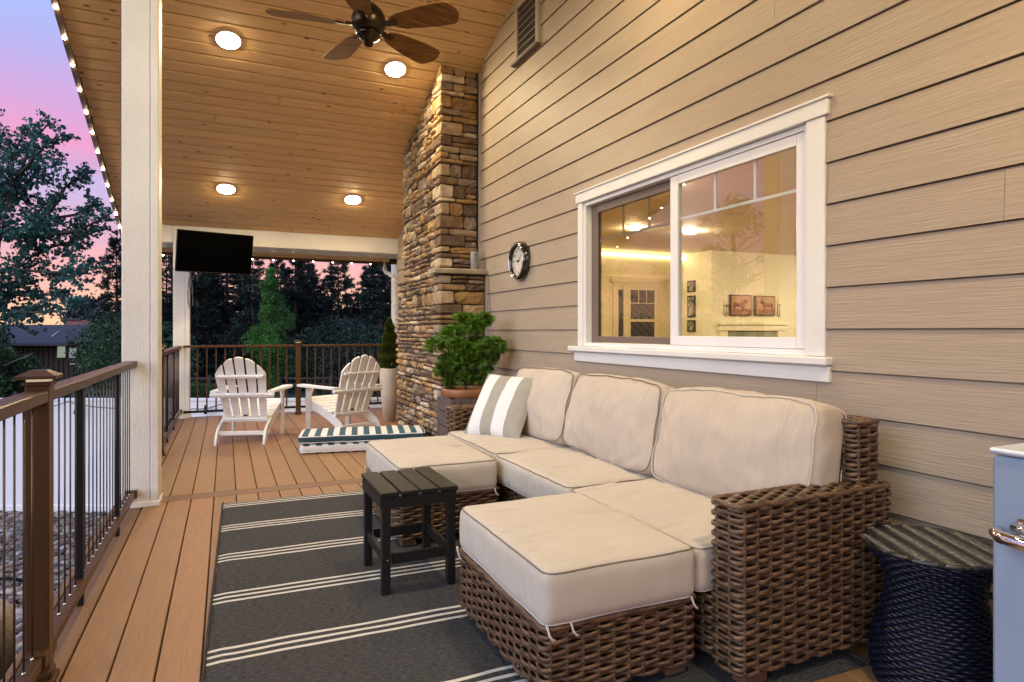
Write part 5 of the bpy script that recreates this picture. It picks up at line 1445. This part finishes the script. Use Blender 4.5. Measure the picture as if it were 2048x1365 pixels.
pine(620, 530, 36, 2, 1.1, 'dense pine behind the post between the chairs')
pine(676, 508, 33, 2, 1.25, 'pointed pine above the right white chair')
pine(762, 480, 30, 0, 1.3, 'large dense pine beside the downspout')
pine(738, 535, 34, 0, 1.2, 'shorter pine left of the downspout pine')
pine(700, 600, 38, 2, 1.2, 'short distant pine in the gap over the right chair')
pine(545, 560, 38, 2, 1.2, 'distant pine hidden mostly by the slender green tree')
pine(640, 590, 40, 0, 1.3, 'short distant pine behind the dusky shrub')
pine(430, 580, 42, 0, 1.5, 'short distant pine behind the left white chair')
pine(795, 540, 34, 0, 1.2, 'dense pine at the chimney edge')
pine(420, 520, 38, 2, 1.5, 'tall background pine left of the slender green tree')
pine(480, 530, 40, 0, 1.5, 'tall background pine behind the open pines')
pine(555, 520, 37, 0, 1.4, 'tall background pine right behind the slender green tree')
pine(610, 508, 35, 0, 1.3, 'tall dense pine over the railing post between the chairs')
pine(655, 560, 36, 0, 1.4, 'medium pine between the two gaps of pink sky')
pine(770, 505, 33, 2, 1.5, 'tall background pine beside the chimney')
pine(370, 505, 36, 2, 1.4, 'tall background pine beside the far cream post')
pine(285, 520, 33, 0, 1.2, 'pine hidden mostly by the big cream post')
def woods():
    rg = np.random.default_rng(77); cs = []
    for i in range(150):
        u = rg.uniform(150, 1000); f = rg.uniform(44, 52); v = rg.uniform(612, 700)+18*math.sin(u*.03)
        cs.append((at(u, v, f), rg.uniform(1.0, 2.0)))
    for i in range(150):
        u = rg.uniform(-2600, -60); f = rg.uniform(30, 40); cs.append((at(u, rg.uniform(650, 705)+14*math.sin(u*.01), f), rg.uniform(1.0, 2.2)))
    o = leaves(cs, 60000, .34, m_needle, None, (0, 0, 0), rg, shape='leaf', edge=.05); o.name = 'distant_woods'; o['label'] = 'dark mass of distant woods behind the pines'
woods()
# trees out to the left whose reflection shows in the window
b = Vector((-9.2, 14.5, -1.8)); 
def reft():
    t = thing('aspen_tree', 'leafy tree outside the frame to the left, mirrored in the window', 'tree', tuple(b)); rg = np.random.default_rng(31); cs = []; tr = MB()
    tr.tube([tuple(b), tuple(b+Vector((.1, 0, 3))), tuple(b+Vector((0, .1, 6)))], [.14, .1, .03], 8)
    for _ in range(60):
        z = rg.uniform(1.8, 6.6); w = 1.9*math.sin((z-1.2)/6*math.pi); q = b+Vector((rg.uniform(-1, 1)*w, rg.uniform(-1, 1)*w, z)); cs.append((q, rg.uniform(.3, .55))); tr.tube([tuple(b+Vector((0, 0, z-.8))), tuple(q)], [.02, .006], 4)
    leaves(cs, 7000, .09, m_aspen, t, tuple(b), rg); tr.obj('trunk', m_bark, t)
reft()
# small round tree by the neighbour's chimney
bush('round_tree', 'small leafy tree behind the brown house chimney', [(at(u, v, f), r) for u, v, f, r in [(165, 618, 55, 1.2), (185, 625, 55, 1.3), (150, 635, 55, .9), (205, 640, 55, 1.2), (180, 608, 55, .8)]], 2600, .22, leafmat('teal leaf', (.025, .06, .045)), 12, 'round', 'tree')

# brown neighbour house
def neighbour():
    f = 37; t = thing('brown_house', 'low brown ranch house with lit windows beyond the fence', 'house', tuple(at(60, 662, f).xy)+(-2.0,))
    s, c = math.sin(YAW), math.cos(YAW)
    def Pm(u0, v0, u1, v1, f0, f1, name, m, parent=None, ch=0):
        a = at(u0, v1, f0); w = (u1-u0)/1262*f0; z1_ = at(u0, v0, f0).z; z0_ = at(u0, v1, f0).z
        M = Matrix.Translation((a.x, a.y, 0)) @ Matrix.Rotation(-YAW, 4, 'Z')
        return MB().box(0, w, 0, f1-f0, z0_, z1_, ch, M).obj(name, m, parent or t, origin='c')
    mw = mat('dark board siding', (.040, .026, .020), .8, var=.2, scale=(6, 6, .3), ns=6); mr = mat('slate roof', (.050, .044, .055), .8, var=.15, ns=3)
    wl = Pm(-160, 688, 185, 790, 37, 43, 'wall', mw)
    for i in range(30):
        u = -120+i*10.2; Pm(u, 690, u+1.6, 788, 36.96, 37, 'batten', mw)
    M = Matrix.Translation(at(-180, 662, 36)) @ Matrix.Rotation(-YAW, 4, 'Z')
    w = (192+180)/1262*36; z_e = at(0, 687, 36).z-1.15; z_r = at(0, 650, 40).z-1.15
    rf = MB().add([(0, 0, z_e), (w, 0, z_e), (w-.1, 4.2, z_r), (.1, 4.2, z_r), (w, 8.4, z_e), (0, 8.4, z_e), (0, 0, z_e-.14), (w, 0, z_e-.14)], [(0,1,2,3), (3,2,4,5), (6,7,1,0), (1,4,2), (0,3,5)], False, M).obj('roof', mr, t)
    # lower front gable wing
    g = MB().add([(0, 0, 0), (2.4, 0, 0), (2.4, 3, .42), (0, 3, .1)], [(0, 1, 2, 3)], False, Matrix.Translation(at(108, 683, 35.2)) @ Matrix.Rotation(-YAW, 4, 'Z')).obj('porch_roof', mr, t)
    MB().tube([tuple(at(104, 673, 37.4)), tuple(at(118, 663, 38.6))], .045, 4).obj('valley_flashing', m_trimw, t)
    ch = Pm(128, 641, 178, 664, 41, 42.6, 'chimney', mat('pinkish brick', (.30, .13, .11), .9, var=.2, scale=(1, 1, 8), ns=5)); Pm(126, 637, 160, 641, 40.9, 42.7, 'chimney_cap', mr, ch)
    gl = emis('lit window', (.75, .9, .72), .30); gd = emis('lit door', (.6, .75, .85), .30)
    wf = Pm(114, 692, 131, 716, 36.9, 36.98, 'window', m_trimw); Pm(115.5, 694, 129.5, 715, 36.86, 36.89, 'pane', gl, wf)
    wd = Pm(138, 695, 153, 716, 36.9, 36.98, 'door', m_trimw); Pm(140, 698, 152, 714, 36.86, 36.89, 'pane', gd, wd)
    Pm(139, 728, 154, 729, 35.8, 36.4, 'step', m_trimw)
neighbour()
# dark rail fence at the back of the lawn
rf = thing('rail_fence', 'dark split rail fence far behind the lawn', 'fence', tuple(at(700, 662, 17).xy)+(-1.8,))
for v in (758, 770): MB().tube([tuple(at(370, v, 17.5)), tuple(at(600, v, 17)), tuple(at(900, v-1, 17.5))], .04, 6).obj('rail', m_bark, rf)
for u in (420, 560, 662, 760): MB().tube([tuple(at(u, 752, 17)), tuple(at(u, 800, 17))], .055, 6).obj('post', m_bark, rf)
# pale path beyond the fence
o = MB().add([tuple(at(u, 662, 1))[:2]+(0,) for u in (0,)]*0+[(at(u, 662, f).x, at(u, 662, f).y, -1.782) for u, f in ((560, 13.6), (900, 13.6), (900, 15.4), (560, 15.0))], [(0, 1, 2, 3)]).obj('path', mat('pale path', (.30, .30, .30), .9), kind='structure')

# ------------------------------------------------------------------ inside the house, seen through the window
HI = 2.72
room = struct('house_interior')
MB().box(2.53, 15, -3, 10.5, -.3, 0).obj('room_floor', mat('room floor', (.25, .14, .07), .4, var=.2, scale=(1, 8, 1)), room)
MB().box(2.53, 15, -3, 10.6, HI, HI+.1).obj('room_ceiling', m_ceil_in, room)
bwall = MB()
bwall.box(2.53, 6.95, 10.402, 10.5, 0, HI); bwall.box(6.95, 8.00, 10.402, 10.5, 2.02, HI); bwall.box(8.0, 8.62, 10.402, 10.5, 0, HI)
bwall.box(8.62, 15, 9.60, 10.5, 0, HI); bwall.box(14.9, 15, -3, 9.6, 0, HI); bwall.box(2.53, 15, -3.1, -3, 0, HI)
bwall.box(6.95, 7.20, 10.402, 10.5, 0, 2.02)
bwall.obj('room_wall', m_wall_in, room)
iw = MB().box(XW+.162, XW+.175, -1.6, WY0-.02, 0, HI).box(XW+.162, XW+.175, WY1+.02, 10.4, 0, HI).box(XW+.162, XW+.175, WY0-.02, WY1+.02, 0, 1.02).box(XW+.162, XW+.175, WY0-.02, WY1+.02, 2.09, HI).obj('room_wall', m_wall_in, room)
# door casings in the far wall
dc = thing('interior_window', 'cream cased window in the far wall of the room, seen through the left sash', 'window', (7.6, 10.38, 1.2))
MB().box(6.80, 8.14, 10.33, 10.40, 2.10, 2.21, .004).box(6.86, 8.08, 10.35, 10.40, 2.03, 2.098, .004).obj('header', m_trim_in, dc)
for x in (6.86, 7.10, 7.90): MB().box(x, x+.12, 10.36, 10.40, .1, 2.03, .003).obj('casing', m_trim_in, dc)
MB().box(7.22, 7.90, 10.37, 10.40, 1.96, 2.03).box(7.22, 7.27, 10.37, 10.40, .9, 1.96).box(7.85, 7.90, 10.37, 10.40, .9, 1.96).box(7.27, 7.85, 10.37, 10.40, 1.33, 1.38).obj('sash', m_trim_in, dc)
def pane_stripes(m, t, b, last, tx):  # diagonal bands of two blue-grey tones in the pane colour
    w = t.nodes.new('ShaderNodeTexWave'); w.inputs['Scale'].default_value = 2.6; w.inputs['Distortion'].default_value = .4; mp_ = t.nodes.new('ShaderNodeMapping'); mp_.inputs['Rotation'].default_value = (0, R(50), 0)
    t.links.new(tx.outputs['Object'], mp_.inputs[0]); t.links.new(mp_.outputs[0], w.inputs[0]); r_ = t.nodes.new('ShaderNodeValToRGB'); t.links.new(w.outputs[0], r_.inputs[0])
    r_.color_ramp.elements[0].color = (.035, .04, .055, 1); r_.color_ramp.elements[1].color = (.085, .085, .10, 1); t.links.new(r_.outputs[0], b.inputs['Base Color'])
MB().box(7.27, 7.85, 10.385, 10.395, .9, 1.96).box(6.98, 7.10, 10.385, 10.395, .9, 1.96).obj('pane', mat('dim pane', (.1, .1, .1), .5, extra=pane_stripes), dc)
MB().box(7.46, 7.475, 10.375, 10.384, 1.70, 1.96).box(7.65, 7.665, 10.375, 10.384, 1.70, 1.96).box(7.27, 7.85, 10.375, 10.384, 1.69, 1.705).obj('muntin', m_trim_in, dc)
# fireplace surround and pictures on the chimney breast
def onY(u, v, y):
    p = at(u, v, 1); d = p-Vector((0, 0, 1.15)); k = y/d.y; return (d.x*k, 1.15+d.z*k)
fy = 9.60
xl, zt1 = onY(1433, 645, fy); xr, _ = onY(1568, 645, fy); _, zm = onY(1500, 658, fy); xa, _ = onY(1443, 662, fy); xb, _ = onY(1558, 662, fy)
fpl = thing('fireplace_mantel', 'cream fireplace mantel under the horse pictures inside the room', 'mantel', (xl+1, fy, 1.2))
MB().box(xl, xr, fy-.12, fy, zt1-.05, zt1, .004).box(xl+.05, xr-.05, fy-.09, fy, zm-.04, zt1-.052, .004).obj('shelf', m_trim_in, fpl)
MB().box(xa-.04, xa+.1, fy-.07, fy, 0, zm-.042).box(xb-.1, xb+.04, fy-.07, fy, 0, zm-.042).obj('pilaster', m_trim_in, fpl)
MB().box(xa+.102, xb-.102, fy-.05, fy-.01, 0, zm-.042).obj('surround', mat('grey green tile', (.30, .30, .20), .4, var=.3, ns=4), fpl)
def horse_pic(u0, u1, v0, v1, flip, label):
    x0, z1 = onY(u0, v0, fy); x1, z0 = onY(u1, v1, fy)
    t = thing('horse_picture', label, 'picture', ((x0+x1)/2, fy, (z0+z1)/2), 'framed horse pictures over the mantel')
    MB().box(x0, x1, fy-.05, fy-.002, z0, z1, .004).obj('frame', mat('dark frame', (.05, .03, .018), .5), t)
    MB().box(x0+.03, x1-.025, fy-.053, fy-.0505, z0+.02, z1-.02).obj('print', mat('tan print', (.55, .33, .20), .7, var=.12, ns=3), t)
    MB().box(x0+.03, x1-.025, fy-.0545, fy-.0532, z0+.02, z0+(z1-z0)*.33).obj('ground_print', mat('rust print ground', (.40, .18, .11), .7, var=.25, ns=8), t)
    H = [(.10, .32), (.10, .08), (.14, .08), (.16, .30), (.22, .42), (.50, .40), (.54, .30), (.55, .08), (.60, .08), (.61, .34), (.66, .50), (.72, .62), (.80, .60), (.84, .66), (.80, .74), (.74, .84), (.71, .88), (.69, .82), (.60, .72), (.50, .64), (.34, .62), (.20, .66), (.10, .60), (.06, .46)]
    if flip: H = [(1-a, b_) for a, b_ in H][::-1]
    w = x1-x0-.055; hh = z1-z0-.04
    MB().prism([(x0+.03+a*w, z0+.02+b_*hh) for a, b_ in H], fy-.056, fy-.0548, 'y').obj('horse_print', mat('rust horse', (.26, .10, .06), .7, var=.2, ns=12), t)
horse_pic(1457, 1500, 590, 632, False, 'left framed picture of a horse facing right, over the mantel')
horse_pic(1507, 1547, 592, 632, True, 'right framed picture of a horse facing left, over the mantel')
for u, l in ((1448, 'slim candle sconce left of the horse pictures'), (1555, 'slim candle sconce right of the horse pictures')):
    x, z = onY(u, 634, fy); _, z2 = onY(u, 594, fy); t = thing('candle_sconce', l, 'sconce', (x, fy, z), 'candle sconces beside the horse pictures')
    MB().tube([(x-.03, fy-.03, z2), (x-.03, fy-.03, z+.04), (x, fy-.03, z), (x+.03, fy-.03, z+.04), (x+.03, fy-.03, z2-.16)], .009, 6).obj('bracket', m_bronze, t)
    MB().tube([(x+.03, fy-.03, z2-.16), (x+.03, fy-.03, z2-.38+.2)], .018, 6).obj('candle', m_black, t)
for i, (v0, v1) in enumerate(((562, 585), (592, 635), (641, 664))):
    p0 = (8.62, 10.22); zc1 = 1.15+(662-v0)/1262*(8.62*math.sin(YAW)+10.2*math.cos(YAW)); zc0 = 1.15+(662-v1)/1262*(8.62*math.sin(YAW)+10.2*math.cos(YAW))
    t = thing('small_picture', ('top', 'tall middle', 'bottom')[i]+' small framed picture on the side of the chimney breast', 'picture', (8.61, 10.15, (zc0+zc1)/2), 'small pictures beside the sash')
    MB().box(8.59, 8.618, 10.05, 10.28, zc0, zc1, .003).obj('frame', m_ink, t); MB().box(8.586, 8.589, 10.075, 10.255, zc0+.03, zc1-.03).obj('print', mat('grey print', (.30, .27, .20), .7, var=.5, ns=12), t)
# curtain seen through the right pane
cur = MB(); P_ = []
for i in range(41):
    w = i/40; P_.append((4.55+.55*w, 4.95+.028*math.sin(w*44)))
# cove strip, ceiling light
cv_ = MB().box(6.2, 9.4, 10.36, 10.40, HI-.10, HI-.06).obj('cove_light', emis('cove strip', (1, .86, .5), 14)); tag(cv_, 'glowing cove strip at the top of the far room wall', 'light')
def room_light(x, y, label, s=26, k=1):
    t = thing('room_light', label, 'light', (x, y, HI), 'round ceiling lights inside the room')
    MB().lathe([(.14*k, -.001), (.14*k, -.02), (.11*k, -.035), (.001, -.045)], 24, (x, y, HI)).obj('lens', emis('room lens', (1, .84, .54), s*1.15), t)
room_light(5.64, 7.95, 'bright round ceiling light seen through the left sash', 700, .6)
room_light(6.67, 7.91, 'bright round ceiling light at the edge of the right sash', 700, .6)
room_light(11, 7.2, 'round ceiling light above the fireplace side of the room', 520)
room_light(7.5, 3.5, 'round ceiling light deep in the room', 520)
room_light(4.2, 5.6, 'round ceiling light close to the outside wall of the room', 260)
print('OBJECTS', len(bpy.data.objects), 'TRIS', sum(len(m.polygons) for m in bpy.data.meshes))
